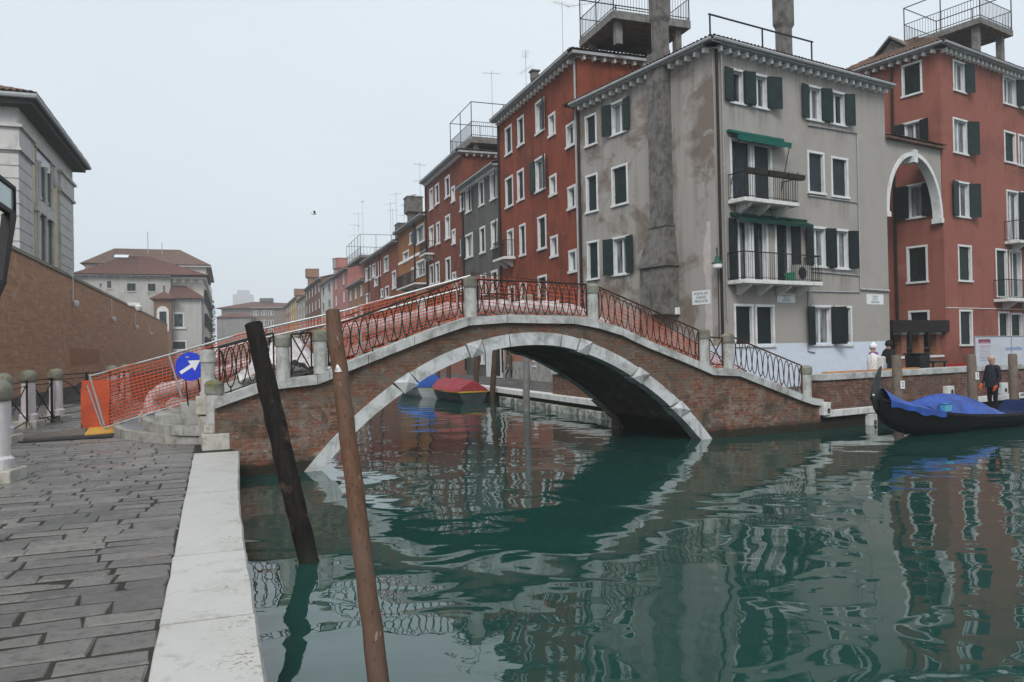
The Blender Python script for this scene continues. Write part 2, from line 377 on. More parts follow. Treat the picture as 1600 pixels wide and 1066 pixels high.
for L in (2.15, 2.7, 1.75, 3.1, 2.2, 1.9):
    e = min(yy + L, 14.15)
    if e - yy < .1: break
    n = 6; prof = []
    for k in range(n + 1):
        yk = yy + .011 + (e - yy - .022) * k / n
        prof.append((yk, -(.345 + .0165 * yk) + rnd.uniform(-.006, .006), .13 + rnd.uniform(-.006, .005) + .03 * math.sin(yk * .5)))
    for k in range(n):
        (ya, la, ra), (yb, lb_, rb) = prof[k], prof[k + 1]
        for (z0, z1, dx) in ((-.30, -.02, 0), (-.02, 0.006, -.018)):
            d0 = 0 if z1 < -.01 else 0
            eg.hexa([(la, ya, z0), (ra, ya, z0), (rb, yb, z0), (lb_, yb, z0), (la - dx, ya, z1), (ra + dx, ya, z1), (rb + dx, yb, z1), (lb_ - dx, yb, z1)])
    yy = e
o = eg.build('quay_edge', [M['edge']]); o.rotation_euler = (0, 0, QA); tag(o, kind='structure')
qw = MB(); qw.box((-.3, -14, -2), (.07, 14.0, -.31)); o = qw.build('quay_side', [M['br_quay']]); o.rotation_euler = (0, 0, QA); tag(o, kind='structure')
mud = MB()
# right bank
RQ = Vector((7.51, 19.30, 0)); RA = R(31.5)
def rl(v):                                      # world -> right bank frame
    d = Matrix.Rotation(-RA, 4, 'Z') @ (Vector(v) - RQ); return (d.x, d.y)
poly = [(0.0, 0.0), (120, 0.0), (140, 420)] + [rl(q(10.62, yq)) for yq in (420, 60, 18.6)] + [rl(q(12.0, 17.2))]
rb = MB(); n = len(poly)
rb.add([(a, b, 0) for a, b in poly], [tuple(range(n))], 0)
for i in range(n):
    a, b = poly[i], poly[(i + 1) % n]
    rb.quad((*a, -2.2), (*b, -2.2), (*b, -.002), (*a, -.002), 1)
o = rb.build('right_bank', [M['pave2'], M['br_quay']]); o.location = RQ; o.rotation_euler = (0, 0, RA); tag(o, kind='structure')
e2 = MB()
x = .15
while x < 40:
    e2.box((x + .006, -.10, -.20), (x + 1.55, .3, -.03)); x += 1.56
o = e2.build('right_quay_edge', [M['istria']], bevel=.015); o.location = RQ; o.rotation_euler = (0, 0, RA); tag(o, kind='structure')
e3 = MB(); y = 19.4
while y < 75:
    e3.box((10.48, y + .008, -.16), (10.95, y + 1.6, .03)); y += 1.61
o = e3.build('canal_edge', [M['istria']], bevel=.015); o.rotation_euler = (0, 0, QA); tag(o, kind='structure')
e4 = MB()                                        # battered white foot of the canal wall with its weed line
y = 18.9
while y < 30:
    e4.box((10.44, y + .01, -.75), (10.7, y + .95, -.30)); y += .97
o = e4.build('canal_wall_foot', [stone('wet_foot_stone', (.5, .5, .48), (.06, .07, .035), .85, .42, .58, moss=.6)], bevel=.02); o.rotation_euler = (0, 0, QA); tag(o, kind='structure')

# ---------------------------------------------------------------- bridge
BA = Vector((-4.82, 13.779, 0)); BR = R(24.122); BW = 3.45
def bw(s, n, z): return Matrix.Translation(BA) @ Matrix.Rotation(BR, 4, 'Z') @ Vector((s, n, z))
def bl(v): return Matrix.Rotation(-BR, 4, 'Z') @ (Vector(v) - BA)
TOP = [(-.40, .88), (-.27, .93), (.36, 1.13), (.67, 1.18), (1.38, 1.24), (1.57, 1.31), (1.93, 1.46), (3.46, 2.02), (4.32, 2.29), (5.15, 2.34), (6.69, 2.31), (7.21, 2.23), (7.87, 2.05), (8.36, 1.83), (9.56, 1.4), (10.28, 1.12), (11.02, 1.07), (13.16, .32), (13.6, .25)]
tz = lambda s: float(np.interp(s, [a for a, _ in TOP], [b for _, b in TOP]))
EXT = [(1.0, -.62), (1.45, -.10), (2.06, .5), (2.87, 1.10), (3.64, 1.52), (4.44, 1.80), (5.14, 1.95), (5.76, 1.99), (6.4, 1.95), (7.02, 1.78), (7.75, 1.49), (8.42, 1.10), (9.0, .70), (9.53, .26), (9.95, -.18), (10.32, -.62)]
INT = [(1.29, -.62), (1.68, -.2), (2.22, .33), (2.99, .88), (3.7, 1.27), (4.44, 1.55), (5.14, 1.69), (5.76, 1.73), (6.39, 1.69), (6.97, 1.53), (7.62, 1.27), (8.24, .92), (8.8, .54), (9.32, .10), (9.7, -.28), (10.02, -.62)]
def curve(pts, n=97):
    p = np.array(pts); d = np.r_[0, np.cumsum(np.hypot(*np.diff(p, axis=0).T))]; u = np.linspace(0, d[-1], n)
    a = np.c_[np.interp(u, d, p[:, 0]), np.interp(u, d, p[:, 1])]
    for _ in range(8): a[1:-1] = (a[:-2] + 2 * a[1:-1] + a[2:]) / 4
    return a
CE, CI = curve(EXT), curve(INT)
br = thing('stone_bridge', 'arched brick and white stone footbridge with iron railings across the canal', 'bridge', BA, BR)
wall = MB(); ss = sorted(set([-.40] + list(np.linspace(-.35, 13.55, 80)) + [float(a) for a in CE[:, 0]]))
def botz(s): return float(np.interp(s, CE[:, 0], CE[:, 1])) if CE[0, 0] <= s <= CE[-1, 0] else -1.1
for yf in (0.0, BW):
    for a, b in zip(ss[:-1], ss[1:]):
        wall.quad((a, yf, botz(a) if botz(a) > -1 or True else 0, ), (b, yf, botz(b)), (b, yf, tz(b) - .15), (a, yf, tz(a) - .15))
wall.quad((-.4, 0, -1.1), (-.4, BW, -1.1), (-.4, BW, .75), (-.4, 0, .75)); wall.quad((13.55, 0, -1.1), (13.55, BW, -1.1), (13.55, BW, .1), (13.55, 0, .1))
wall.build('side_wall', [M['br_bridge']], br)
sf = MB()
for (a, b) in zip(CI[:-1], CI[1:]): sf.quad((a[0], .04, a[1]), (b[0], .04, b[1]), (b[0], BW - .04, b[1]), (a[0], BW - .04, a[1]))
sf.build('arch_underside', [M['soffit']], br, smooth=True)
us = np.linspace(0, 1, 97)
def at_u(c, u): return (float(np.interp(u, us, c[:, 0])), float(np.interp(u, us, c[:, 1])))
s2u = lambda s: float(np.interp(s, CE[:, 0], us))
cuts = [(1.0, 2.78, 0), (2.78, 3.1, 1), (3.1, 4.26, 0), (4.26, 4.6, 1), (4.6, 5.2, 0), (5.2, 6.42, 0), (6.42, 6.84, 0), (6.84, 7.12, 1), (7.12, 8.28, 0), (8.28, 8.55, 1), (8.55, 9.36, 0), (9.36, 9.62, 1), (9.62, 10.32, 0)]
for side in (0, 1):
    ring = MB()
    for s0, s1, prot in cuts:
        u0, u1 = s2u(s0) + .0012, s2u(s1) - .0012; k = 1 if prot else max(2, int((s1 - s0) / .2))
        P = lambda pt, d: (pt[0], (d if side == 0 else BW - d), pt[1])
        fr = -.05; bk = .30
        for i in range(k):
            a, b = u0 + (u1 - u0) * i / k, u0 + (u1 - u0) * (i + 1) / k
            ea, eb, ia, ib = at_u(CE, a), at_u(CE, b), at_u(CI, a), at_u(CI, b)
            if prot:
                up = .02; w = [(ea[0], ea[1] + up), (eb[0], eb[1] + up), (ib[0], ib[1] - .03), (ia[0], ia[1] - .03)]
                m_ = (sum(p[0] for p in w) / 4, sum(p[1] for p in w) / 4 + .02)
                vs_ = [P(p, fr - .03) for p in w] + [P(p, bk) for p in w] + [P(m_, fr - .11)]
                ring.add(vs_, [(0, 1, 8), (1, 2, 8), (2, 3, 8), (3, 0, 8), (4, 5, 6, 7), (0, 1, 5, 4), (1, 2, 6, 5), (2, 3, 7, 6), (3, 0, 4, 7)])
            else:
                w = [ia, ib, eb, ea]
                ring.hexa([P(ia, fr), P(ib, fr), P(ib, bk), P(ia, bk), P(ea, fr), P(eb, fr), P(eb, bk), P(ea, bk)])
    ring.build('arch_stones', [M['arch']], br)
def band(y0, y1, mat, name):
    b_ = MB(); segs = [-.40, .36, 1.36, 1.58, 2.3, 3.2, 4.32, 5.15, 6.69, 7.3, 7.87, 8.8, 9.6, 10.28, 11.02, 12.0, 12.9, 13.6]
    for a, b in zip(segs[:-1], segs[1:]):
        k = max(1, int((b - a) / .3)); pts = np.linspace(a + .006, b - .006, k + 1)
        for c0, c1 in zip(pts[:-1], pts[1:]):
            th = .165
            b_.hexa([(c0, y0, tz(c0) - th), (c1, y0, tz(c1) - th), (c1, y1, tz(c1) - th), (c0, y1, tz(c0) - th), (c0, y0, tz(c0)), (c1, y0, tz(c1)), (c1, y1, tz(c1)), (c0, y1, tz(c0))])
    return b_.build(name, [mat], br)
M['string'] = stone('parapet_stone', (.47, .48, .47), (.17, .165, .145), .75, .45, .66, moss=.25, scale=2.4)
band(-.09, .34, M['string'], 'stone_band'); band(BW - .34, BW + .09, M['string'], 'stone_band')
dk = MB(); s = -.4; prev = None
while s < 13.5:
    z = tz(s + .17) - .22
    dk.box((s, .34, z - .3), (s + .345, BW - .34, z)); s += .35
dk.build('deck_steps', [M['istria_dirty']], br)
def post_prof(h, r=.125):
    return [(r * 1.02, 0), (r, .03), (r * .97, h * .72), (r * 1.1, h * .735), (r * 1.12, h * .93), (r * .8, h * .985), (r * .25, h)]
POSTS = [(.78, .80), (1.45, .82), (4.44, .82), (7.25, .80), (10.17, .86), (10.86, .83), (13.24, .79)]
pb = MB(); pb.lathe(post_prof(.82), n=18)
pc = MB()
first = None
for side in (0, 1):
    for s, h in POSTS:
        if first is None:
            first = pb.build('bridge_post', [M['pillar']], br, smooth=True); po = first
            cb = MB(); cb.lathe([(.128, .605), (.145, .61), (.147, .765), (.11, .808), (.03, .824)], n=18); cb.build('post_cap', [M['pillarcap']], po, smooth=True)
        else:
            po = first.copy(); COL.objects.link(po)
            for g_ in first.children: c_ = g_.copy(); COL.objects.link(c_); c_.parent = po
        po.parent = br; po.location = (s, .12 if side == 0 else BW - .12, tz(s) - .005); po.scale = (1, 1, h / .82); po.rotation_euler = (0, 0, s * 3)
# railings: a hand rail and two crossing wave bars in every panel
def wave_panel(rb_, A, B, hgt, n, r=.011, flat=.55):
    A, B = Vector(A), Vector(B); up = Vector((0, 0, 1))
    P = lambda u, v: A + (B - A) * u + up * (v * hgt)
    rb_.tube([P(0, 1), P(1, 1)], .019, 6); rb_.tube([P(0, .03), P(0, 1)], .017, 6); rb_.tube([P(1, .03), P(1, 1)], .017, 6)
    nn = Vector((0, .014, 0))
    for ph in (0, 1):
        pts = []
        for i in range(n * 12 + 1):
            u = i / (n * 12); c = math.cos(math.pi * (u * n + ph)); v = math.copysign(abs(c) ** flat, c)
            pts.append(P(u, .5 + .44 * v) + nn * (1 if ph else -1))
        rb_.tube(pts, r, 5)
    for k in range(1, n, 4):
        rb_.tube([P(k / n, -.06), P(k / n, .1)], .012, 5)
def x_panel(rb_, A, B, hgt):
    A, B = Vector(A), Vector(B); up = Vector((0, 0, hgt))
    rb_.tube([A + up, B + up], .02); rb_.tube([A + up * .06, B + up * .06], .016)
    rb_.tube([A, A + up], .018); rb_.tube([B, B + up], .018); rb_.tube([A + up * .06, B + up], .014); rb_.tube([B + up * .06, A + up], .014)
PAN = [(-.30, .62, 'w', 5, .80), (.93, 1.29, 'x', 0, .74), (1.6, 4.27, 'w', 16, .73), (4.6, 7.1, 'w', 15, .70), (7.4, 10.02, 'w', 16, .72), (10.32, 10.7, 'x', 0, .66), (11.0, 13.1, 'w', 13, .70)]
for side in (0, 1):
    yr = .12 if side == 0 else BW - .12
    for a, b, k, n, hg in PAN:
        r_ = MB(); A, B = (a, yr, tz(a) + .05), (b, yr, tz(b) + .05)
        if k == 'w': wave_panel(r_, A, B, hg, n)
        else: x_panel(r_, A, B, hg)
        r_.build('iron_railing', [M['iron'] if a < 7.3 else M['rust']], br, smooth=True)
# near end pillar on its plinth, rear pillar, curved steps
pl = MB(); p0 = bl(gnd(337, 702)); px_, py_ = p0.x, p0.y + .1
pl.box((px_ - .22, py_ - .2, -.02), (px_ + .23, py_ + .26, .28)); pl.box((px_ - .19, py_ - .16, .281), (px_ + .20, py_ + .22, .42))
pl.build('pillar_plinth', [M['plinth']], br, bevel=.02)
pm = MB(); pm.lathe([(.165, .42), (.165, .50), (.145, .54), (.135, .95), (.152, .96), (.155, 1.13), (.135, 1.17), (.05, 1.21)], (px_, py_, 0), n=20)
eo = pm.build('end_pillar', [M['pillar']], br, smooth=True)
cc = MB(); cc.lathe([(.156, .965), (.163, .97), (.165, 1.14), (.13, 1.185), (.03, 1.215)], (px_, py_, 0), n=20); cc.build('pillar_cap', [M['pillarcap']], eo, smooth=True)
p1 = bl(atY(325.5, 618.5, 14.7)); pm = MB(); zb = p1.z
pm.lathe([(.15, 0), (.15, .06), (.128, .1), (.122, .62), (.14, .63), (.142, .80), (.12, .84), (.04, .87)], (p1.x, p1.y, zb), n=20)
pm.build('end_pillar', [M['pillar']], br, smooth=True)
pk = MB(); pk.box((p1.x - .22, p1.y - .18, zb - .34), (p1.x + .12, p1.y + .2, zb - .002)); pk.build('pillar_plinth', [M['plinth']], br, bevel=.02)
sw = MB()                                        # sloping white kerb between the two pillars
A0 = Vector((px_ - .2, py_ + .26, 0)); 
sw.hexa([(px_ - .19, py_ + .27, 0), (px_ + .1, py_ + .27, 0), (p1.x + .12, p1.y + .1, 0), (p1.x - .19, p1.y + .1, 0), (px_ - .19, py_ + .27, .5), (px_ + .1, py_ + .27, .5), (p1.x + .12, p1.y + .1, zb - .36), (p1.x - .19, p1.y + .1, zb - .36)])
sw.build('stair_kerb', [M['plinth']], br, bevel=.02)
M['tread'] = stone('grey_tread', (.22, .23, .235), (.12, .12, .115), .6, .42, .64)
def round_step(pix, z0, z1, back):
    pts = [bl(gnd(x, y, z0)) for x, y in pix]
    P2 = [(p.x, p.y) for p in pts]
    # smooth the outline
    sm = []
    for i in range(len(P2) - 1):
        for k in range(5):
            u = k / 5; sm.append((P2[i][0] * (1 - u) + P2[i + 1][0] * u, P2[i][1] * (1 - u) + P2[i + 1][1] * u))
    sm.append(P2[-1]); sm = np.array(sm)
    for _ in range(6): sm[1:-1] = (sm[:-2] + 2 * sm[1:-1] + sm[2:]) / 4
    sm = [tuple(p) for p in sm]; cx, cy = back
    out = sm; inn = []
    for i, p in enumerate(sm):
        d = Vector((cx - p[0], cy - p[1])).normalized(); inn.append((p[0] + d.x * .16, p[1] + d.y * .16))
    m_ = MB(); n_ = len(out)
    for i in range(n_ - 1):
        a, b, c, d = out[i], out[i + 1], inn[i + 1], inn[i]
        m_.hexa([(*a, z0), (*b, z0), (*c, z0), (*d, z0), (*a, z1), (*b, z1), (*c, z1), (*d, z1)], 0)
    m_.add([(p[0], p[1], z1 - .012) for p in inn] + [(cx, cy, z1 - .012)], [(i, i + 1, n_) for i in range(n_ - 1)], 1)
    return m_.build('curved_step', [M['istria_dirty'], M['tread']], br)
C0 = (.6, 2.6)
round_step([(319, 697), (285, 697), (250, 696), (215, 692), (186, 687), (175, 679), (180, 668), (200, 655), (225, 645)], -.03, .17, C0)
round_step([(317, 681), (285, 681), (255, 680), (232, 674), (219, 665), (218, 656), (226, 647), (240, 640)], .165, .34, C0)
round_step([(314, 662), (295, 662), (276, 659), (261, 652), (257, 645), (262, 637), (272, 630)], .335, .51, C0)
fx = MB(); fx.box((-.9, 1.6, .3), (-.42, BW - .3, .68)); fx.box((-1.35, 2.0, .1), (-.9, BW, .5)); fx.build('upper_step', [M['istria_dirty']], br)
# ---------------------------------------------------------------- houses
wr_ = random.Random(11)
def tile_slope(mb, A, B, C, D, pitch=.2, amp=.045, rows=None, mi=0):
    A, B, C, D = map(Vector, (A, B, C, D)); nrm = (B - A).cross(D - A).normalized()
    if nrm.z < 0: nrm = -nrm
    n = max(3, int((B - A).length / pitch)); per = 5 if n < 90 else 3
    rows = rows or max(2, min(14, int(((D - A).length + (C - B).length) / 2 / .45)))
    vs_ = []; fs = []; w = n * per + 1; lv = []
    for r in range(rows):
        lv += [(r / rows, .03), ((r + .96) / rows, .0)]
    for v, off in lv:
        for i in range(w):
            u = i / (n * per); p = (A + (B - A) * u) * (1 - v) + (D + (C - D) * u) * v
            vs_.append(p + nrm * (amp * abs(math.sin(math.pi * u * n)) ** .7 + off + .012 * math.sin(u * n * 7.3 + v * 31)))
    for r in range(len(lv) - 1):
        for i in range(w - 1): fs.append((r * w + i, r * w + i + 1, (r + 1) * w + i + 1, (r + 1) * w + i))
    mb.add(vs_, fs, mi)
class House:
    def __init__(s, name, label, p0, ang, W, D, H, mat, cat='house', z0=0.0, group=None, low=False):
        s.e = thing(name, label, cat, (p0[0], p0[1], 0), ang, group)
        s.p0 = Vector((p0[0], p0[1])); s.ang = ang; s.W = W; s.D = D; s.H = H; s.mat = mat; s.op = {'F': [], 'L': []}; s.z0 = z0
        s.M = Matrix.Translation((p0[0], p0[1], 0)) @ Matrix.Rotation(ang, 4, 'Z')
    def P(s, face, off=0.0):
        if face == 'F': return lambda a, z, d: (a, d + off, z)
        return lambda a, z, d: (d + off, a, z)
    def px(s, face, x, y, off=0.0):
        o = s.M @ Vector((0, off, 0) if face == 'F' else (off, 0, 0))
        return onwall((o.x, o.y), s.ang if face == 'F' else s.ang + math.pi / 2, x, y)
    def rect(s, face, x0, x1, yt, yb, off=0.0):
        xm, ym = (x0 + x1) / 2, (yt + yb) / 2
        a, b = s.px(face, x0, ym, off)[0], s.px(face, x1, ym, off)[0]
        z0, z1 = s.px(face, xm, yb, off)[1], s.px(face, xm, yt, off)[1]
        return min(a, b), max(a, b), z0, z1
    def world(s, v): return s.M @ Vector(v)
    def win(s, face, r, style='closed', sh='', t=.088, sm='shutter', ang=None, simple=False, sill=True, fm=None):
        s0, s1, z0, z1 = r; P = s.P(face)
        t = min(t, (s1 - s0) * .22)
        i0, i1, j0, j1 = s0 + t, s1 - t, z0 + t, z1 - t
        s.op[face].append((i0 - t * .4, i1 + t * .4, j0 - t * .4, j1 + t * .4))
        f = MB(); fm = fm or M['frame']
        f.pbox(P, s0, i0, j0, j1, -.025, .22); f.pbox(P, i1, s1, j0, j1, -.027, .22)
        f.pbox(P, s0 - .01, s1 + .01, j1, z1, -.033, .22)
        f.pbox(P, s0 - .04, s1 + .04, z0, j0, -.075 if sill else -.03, .22)
        w = f.build('window', [fm], s.e, bevel=0)
        m = MB(); mid = (i0 + i1) / 2
        if style == 'closed':
            g = MB(); g.pbox(P, i0, mid - .006, j0, j1, .09, .13); g.pbox(P, mid + .006, i1, j0, j1, .094, .134)
            g.pbox(P, i0, i1, j0 + (j1 - j0) * .22, j0 + (j1 - j0) * .25, .08, .095)
            g.build('shutter', [M[sm]], w)
        else:
            gl = M['curtain'] if style == 'curtain' else M['glass']
            m.pbox(P, i0, i1, j0, j1, .15, .17, 0)
            if not simple:
                b = .05; m.pbox(P, i0, i0 + b, j0, j1, .12, .149, 1); m.pbox(P, i1 - b, i1, j0, j1, .12, .149, 1)
                m.pbox(P, i0 + b, i1 - b, j1 - b, j1, .12, .149, 1); m.pbox(P, i0 + b, i1 - b, j0, j0 + b, .12, .149, 1)
                if i1 - i0 > .7: m.pbox(P, mid - .045, mid + .045, j0 + b, j1 - b, .118, .149, 1)
            m.build('pane', [gl, M['casement']], w)
        lw = (i1 - i0) / 2 if (i1 - i0) > .75 else (i1 - i0) * .8
        for side in sh:
            a = R((ang if ang is not None else wr_.uniform(8, 30)) * (.25 if side == 'L' else 1)); th = .045
            wd = lw; 
            if side in 'LR':
                sg = -1 if side == 'L' else 1; h0 = i0 + .03 if side == 'L' else i1 - .03
                c, n_ = math.cos(a) * sg, math.sin(a)
                pts = []
                for zz in (j0 - .02, j1 + .03):
                    q0 = (h0, -.06); q1 = (h0 + c * wd, -.06 - n_ * wd)
                    pts += [P(q0[0], zz, q0[1]), P(q1[0], zz, q1[1]), P(q1[0] + n_ * th * sg, zz, q1[1] - th), P(q0[0] + n_ * th * sg, zz, q0[1] - th)]
                g = MB(); g.hexa(pts); g.build('shutter', [M[sm]], w)
            else:   # one leaf left closed: l or r
                g = MB()
                g.pbox(P, i0 if side == 'l' else mid, mid if side == 'l' else i1, j0, j1, .06, .10); g.build('shutter', [M[sm]], w)
        return w
    def wins(s, face, lst, **kw):
        for it in lst:
            r = s.rect(face, *it[:4]); s.win(face, r, it[4] if len(it) > 4 else 'closed', it[5] if len(it) > 5 else '', **kw)
    def body(s, z0=-.2, sideH=None, name='wall', sides='LRB'):
        mb = MB()
        for face in ('F', 'L'):
            ln = s.W if face == 'F' else s.D
            if face == 'L' and 'L' not in sides: continue
            P = s.P(face); ops = s.op[face]
            sx = sorted(set([0, ln] + [v for o in ops for v in o[:2] if 0 < v < ln])); sz = sorted(set([z0, s.H] + [v for o in ops for v in o[2:] if z0 < v < s.H]))
            for a, b in zip(sx[:-1], sx[1:]):
                for c, d in zip(sz[:-1], sz[1:]):
                    m, n = (a + b) / 2, (c + d) / 2
                    if any(o[0] < m < o[1] and o[2] < n < o[3] for o in ops): continue
                    mb.quad(P(a, c, 0), P(b, c, 0), P(b, d, 0), P(a, d, 0), 1 if face == 'F' and getattr(s, 'mat2', None) else 0)
            for o in ops:   # dark room behind each opening
                pass
        ns0 = None; stn = []
        if 'R' in sides: mb.quad((s.W, 0, z0), (s.W, s.D, z0), (s.W, s.D, s.H), (s.W, 0, s.H))
        if 'B' in sides: mb.quad((0, s.D, z0), (s.W, s.D, z0), (s.W, s.D, s.H), (0, s.D, s.H))
        mb.quad((0.01, .01, s.H - .02), (s.W - .01, .01, s.H - .02), (s.W - .01, s.D, s.H - .02), (0.01, s.D, s.H - .02))
        ns0 = len(mb.f); uvs = []
        for face in ('F', 'L'):
            if face == 'L' and 'L' not in sides: continue
            P = s.P(face); ln = s.W if face == 'F' else s.D
            bands = [(o[0] - .12, o[1] + .12, o[2] - wr_.uniform(.7, 1.5), o[2] - .08) for o in s.op[face]] + [(.03, ln - .03, s.H - wr_.uniform(1.6, 2.4), s.H - .05)]
            for a, b, c, d in bands:
                a, b, c = max(.03, a), min(ln - .03, b), max(.1, c)
                if b - a < .1 or d - c < .1: continue
                mb.quad(P(a, c, -.004), P(b, c, -.004), P(b, d, -.004), P(a, d, -.004), 2); u0 = a + s.H * 3.1; uvs += [(u0, 0), (u0 + b - a, 0), (u0 + b - a, 1), (u0, 1)]
        s.wall = mb.build(name, [s.mat, getattr(s, 'mat2', None) or s.mat, M['stain']], s.e, fix=False)
        lay = s.wall.data.uv_layers.new(name='UVMap'); k0 = s.wall.data.polygons[ns0].loop_start if uvs else 0
        for i, q_ in enumerate(uvs): lay.data[k0 + i].uv = q_
        return s.wall
    def cornice(s, faces='F', over=.42, dent=.44, gm=None, h=.13, dn=True):
        c = MB(); d_ = MB()
        for f in faces:
            P = s.P(f); ln = s.W if f == 'F' else s.D; a0 = -over if ('L' in faces) else -.05; a1 = ln + .05
            if f == 'L': a0 = -over + .02
            c.pbox(P, a0, a1, s.H - h, s.H - .004 * (f == 'L'), -over, .05)
            c.tube([P(a0, s.H - .02, -over - .05), P(a1, s.H - .02, -over - .05)], .07, 8)
            if dn: d_.pbox(P, 0, ln, s.H - h - .03, s.H - h + .005, -.03, .03)
            k = .15
            while k < ln - .1 and dn:
                d_.pbox(P, k, k + .11, s.H - h - .17, s.H - h + .01, -over * .6, .04); k += dent
        co = c.build('cornice', [gm or M['gutter']], s.e)
        if dn: d_.build('dentil_course', [M['dentil']], s.e)
        return co
    def gable(s, rise, over=.5, mat='tile', rows=None, pitch=.2, hipR=False):
        r = MB(); y0, y1, ym = -over, s.D + over, s.D / 2; z = s.H + .02; zt = z + rise; xe = s.W + (.45 if hipR else .12); xr = xe - (min(ym + over, s.W * .8) if hipR else 0)
        tile_slope(r, (-.12, y0, z), (xe, y0, z), (xr, ym, zt), (-.12, ym, zt), rows=rows, pitch=pitch)
        if hipR: tile_slope(r, (xe, y0, z), (xe, y1, z), (xr, ym, zt), (xr, ym, zt), pitch=pitch)
        r.quad((-.12, y1, z), (xe, y1, z), (xr, ym, zt), (-.12, ym, zt))
        r.quad((-.12, y0, z - .03), (xe, y0, z - .03), (xr, ym, zt - .03), (-.12, ym, zt - .03))
        o = r.build('roof', [M[mat]], s.e, fix=False)
        g = MB()
        for x in ((0.0,) if hipR else (0.0, s.W)):
            g = MB(); g.add([(x, 0, s.H - .02), (x, s.D, s.H - .02), (x, ym, zt - .06)], [(0, 1, 2)]); g.build('gable', [s.mat], s.e, fix=False)
        if hipR:
            c = MB(); c.box((s.W - .05, -.4, s.H - .13), (s.W + .40, s.D, s.H - .003)); d_ = MB(); d_.box((s.W - .03, 0, s.H - .16), (s.W + .03, s.D, s.H - .125)); k = .2
            while k < s.D: d_.box((s.W - .04, k, s.H - .30), (s.W + .25, k + .11, s.H - .12)); k += .5
            c.build('cornice', [M['gutter']], s.e); d_.build('dentil_course', [M['dentil']], s.e)
        s.roof = o; return o
    def hip(s, rise, over=.5, mat='tile', inset=None, pitch=.2):
        r = MB(); x0, x1, y0, y1 = -over, s.W + (over if inset else .05), -over, s.D + over; z = s.H + .02; zt = z + rise
        ym = (y0 + y1) / 2; k = inset or (ym - y0); xa, xb = x0 + k, (x1 - k if inset else x1)
        tile_slope(r, (x0, y0, z), (x1, y0, z), (xb, ym, zt), (xa, ym, zt), pitch=pitch)
        tile_slope(r, (x0, y1, z), (x0, y0, z), (xa, ym, zt), (xa, ym, zt), pitch=pitch)
        tile_slope(r, (x1, y1, z), (x0, y1, z), (xa, ym, zt), (xb, ym, zt), pitch=pitch * 2)
        if inset: tile_slope(r, (x1, y0, z), (x1, y1, z), (xb, ym, zt), (xb, ym, zt), pitch=pitch)
        r.quad((x0, y0, z - .03), (x1, y0, z - .03), (x1, y1, z - .03), (x0, y1, z - .03))
        s.roof = r.build('roof', [M[mat]], s.e, fix=False); return s.roof
    def pipe(s, face, x, z0, z1, r=.055, d=-.08, mat='iron', name='downpipe'):
        P = s.P(face); m = MB(); m.tube([P(x, z0, d), P(x, z1, d)], r, 8)
        return m.build(name, [M[mat]], s.e, smooth=True)
    def balcony(s, face, s0, s1, z, dep=.75, rh=.95, mat='railiron', nb=3, slab='istria', bars=.11):
        P = s.P(face); m = MB(); m.pbox(P, s0, s1, z - .14, z, -dep, -.01)
        b = m.build('balcony', [M[slab]], s.e, bevel=.015)
        for i in range(nb):
            k = MB(); x = s0 + (s1 - s0) * (i + .5) / nb
            k.prism([(0, z - .14), (-dep * .8, z - .14), (-dep * .75, z - .22), (-.1, z - .5), (0, z - .5)], lambda a, zz, d, x=x: P(x + d, zz, a), -.07, .07); k.build('bracket', [M[slab]], b)
        r = MB(); D_ = -dep + .04
        cs = [(s0 + .04, -.02), (s0 + .04, D_), (s1 - .04, D_), (s1 - .04, -.02)]
        for zz, rr in ((z + rh, .022), (z + .07, .012)):
            r.tube([P(a, zz, d) for a, d in cs], rr, 6)
        for (a0, d0), (a1, d1) in zip(cs[:-1], cs[1:]):
            L = math.hypot(a1 - a0, d1 - d0); n = max(1, int(L / bars))
            for i in range(n + 1):
                u = i / n; r.tube([P(a0 + (a1 - a0) * u, z + .02, d0 + (d1 - d0) * u), P(a0 + (a1 - a0) * u, z + rh, d0 + (d1 - d0) * u)], .010, 4, cap=False)
        r.build('railing', [M[mat]], b)
        return b
    def altana(s, x0, x1, y0, y1, zd, zr, slab=.28, rh=1.0, pergola=1.9, pil=.3, mat='concrete', bars=.14):
        m = MB(); m.box((x0, y0, zd - slab), (x1, y1, zd)); a = m.build('roof_terrace', [M[mat]], s.e)
        for (x, y) in ((x0 + .3, y0 + .3), (x1 - .6, y0 + .3), (x0 + .3, y1 - .6), (x1 - .6, y1 - .6)): p = MB(); p.box((x, y, zr), (x + pil, y + pil, zd - slab)); p.build('pillar', [M[mat]], a)
        r = MB(); c = [(x0 + .05, y0 + .05), (x1 - .05, y0 + .05), (x1 - .05, y1 - .05), (x0 + .05, y1 - .05), (x0 + .05, y0 + .05)]
        for zz in (zd + rh, zd + rh * .12): r.tube([(x, y, zz) for x, y in c], .022, 5)
        for (a0, b0), (a1, b1) in zip(c[:-1], c[1:]):
            L = math.hypot(a1 - a0, b1 - b0); n = max(1, int(L / bars))
            for i in range(n): u = i / n; r.tube([(a0 + (a1 - a0) * u, b0 + (b1 - b0) * u, zd), (a0 + (a1 - a0) * u, b0 + (b1 - b0) * u, zd + rh)], .010, 4, cap=False)
            if pergola:
                k = max(1, round(L / 2.2))
                for i in range(k): u = i / k; r.tube([(a0 + (a1 - a0) * u, b0 + (b1 - b0) * u, zd), (a0 + (a1 - a0) * u, b0 + (b1 - b0) * u, zd + pergola)], .03, 5)
        if pergola: r.tube([(x, y, zd + pergola) for x, y in c], .03, 5)
        r.build('railing', [M['railiron']], a); return a
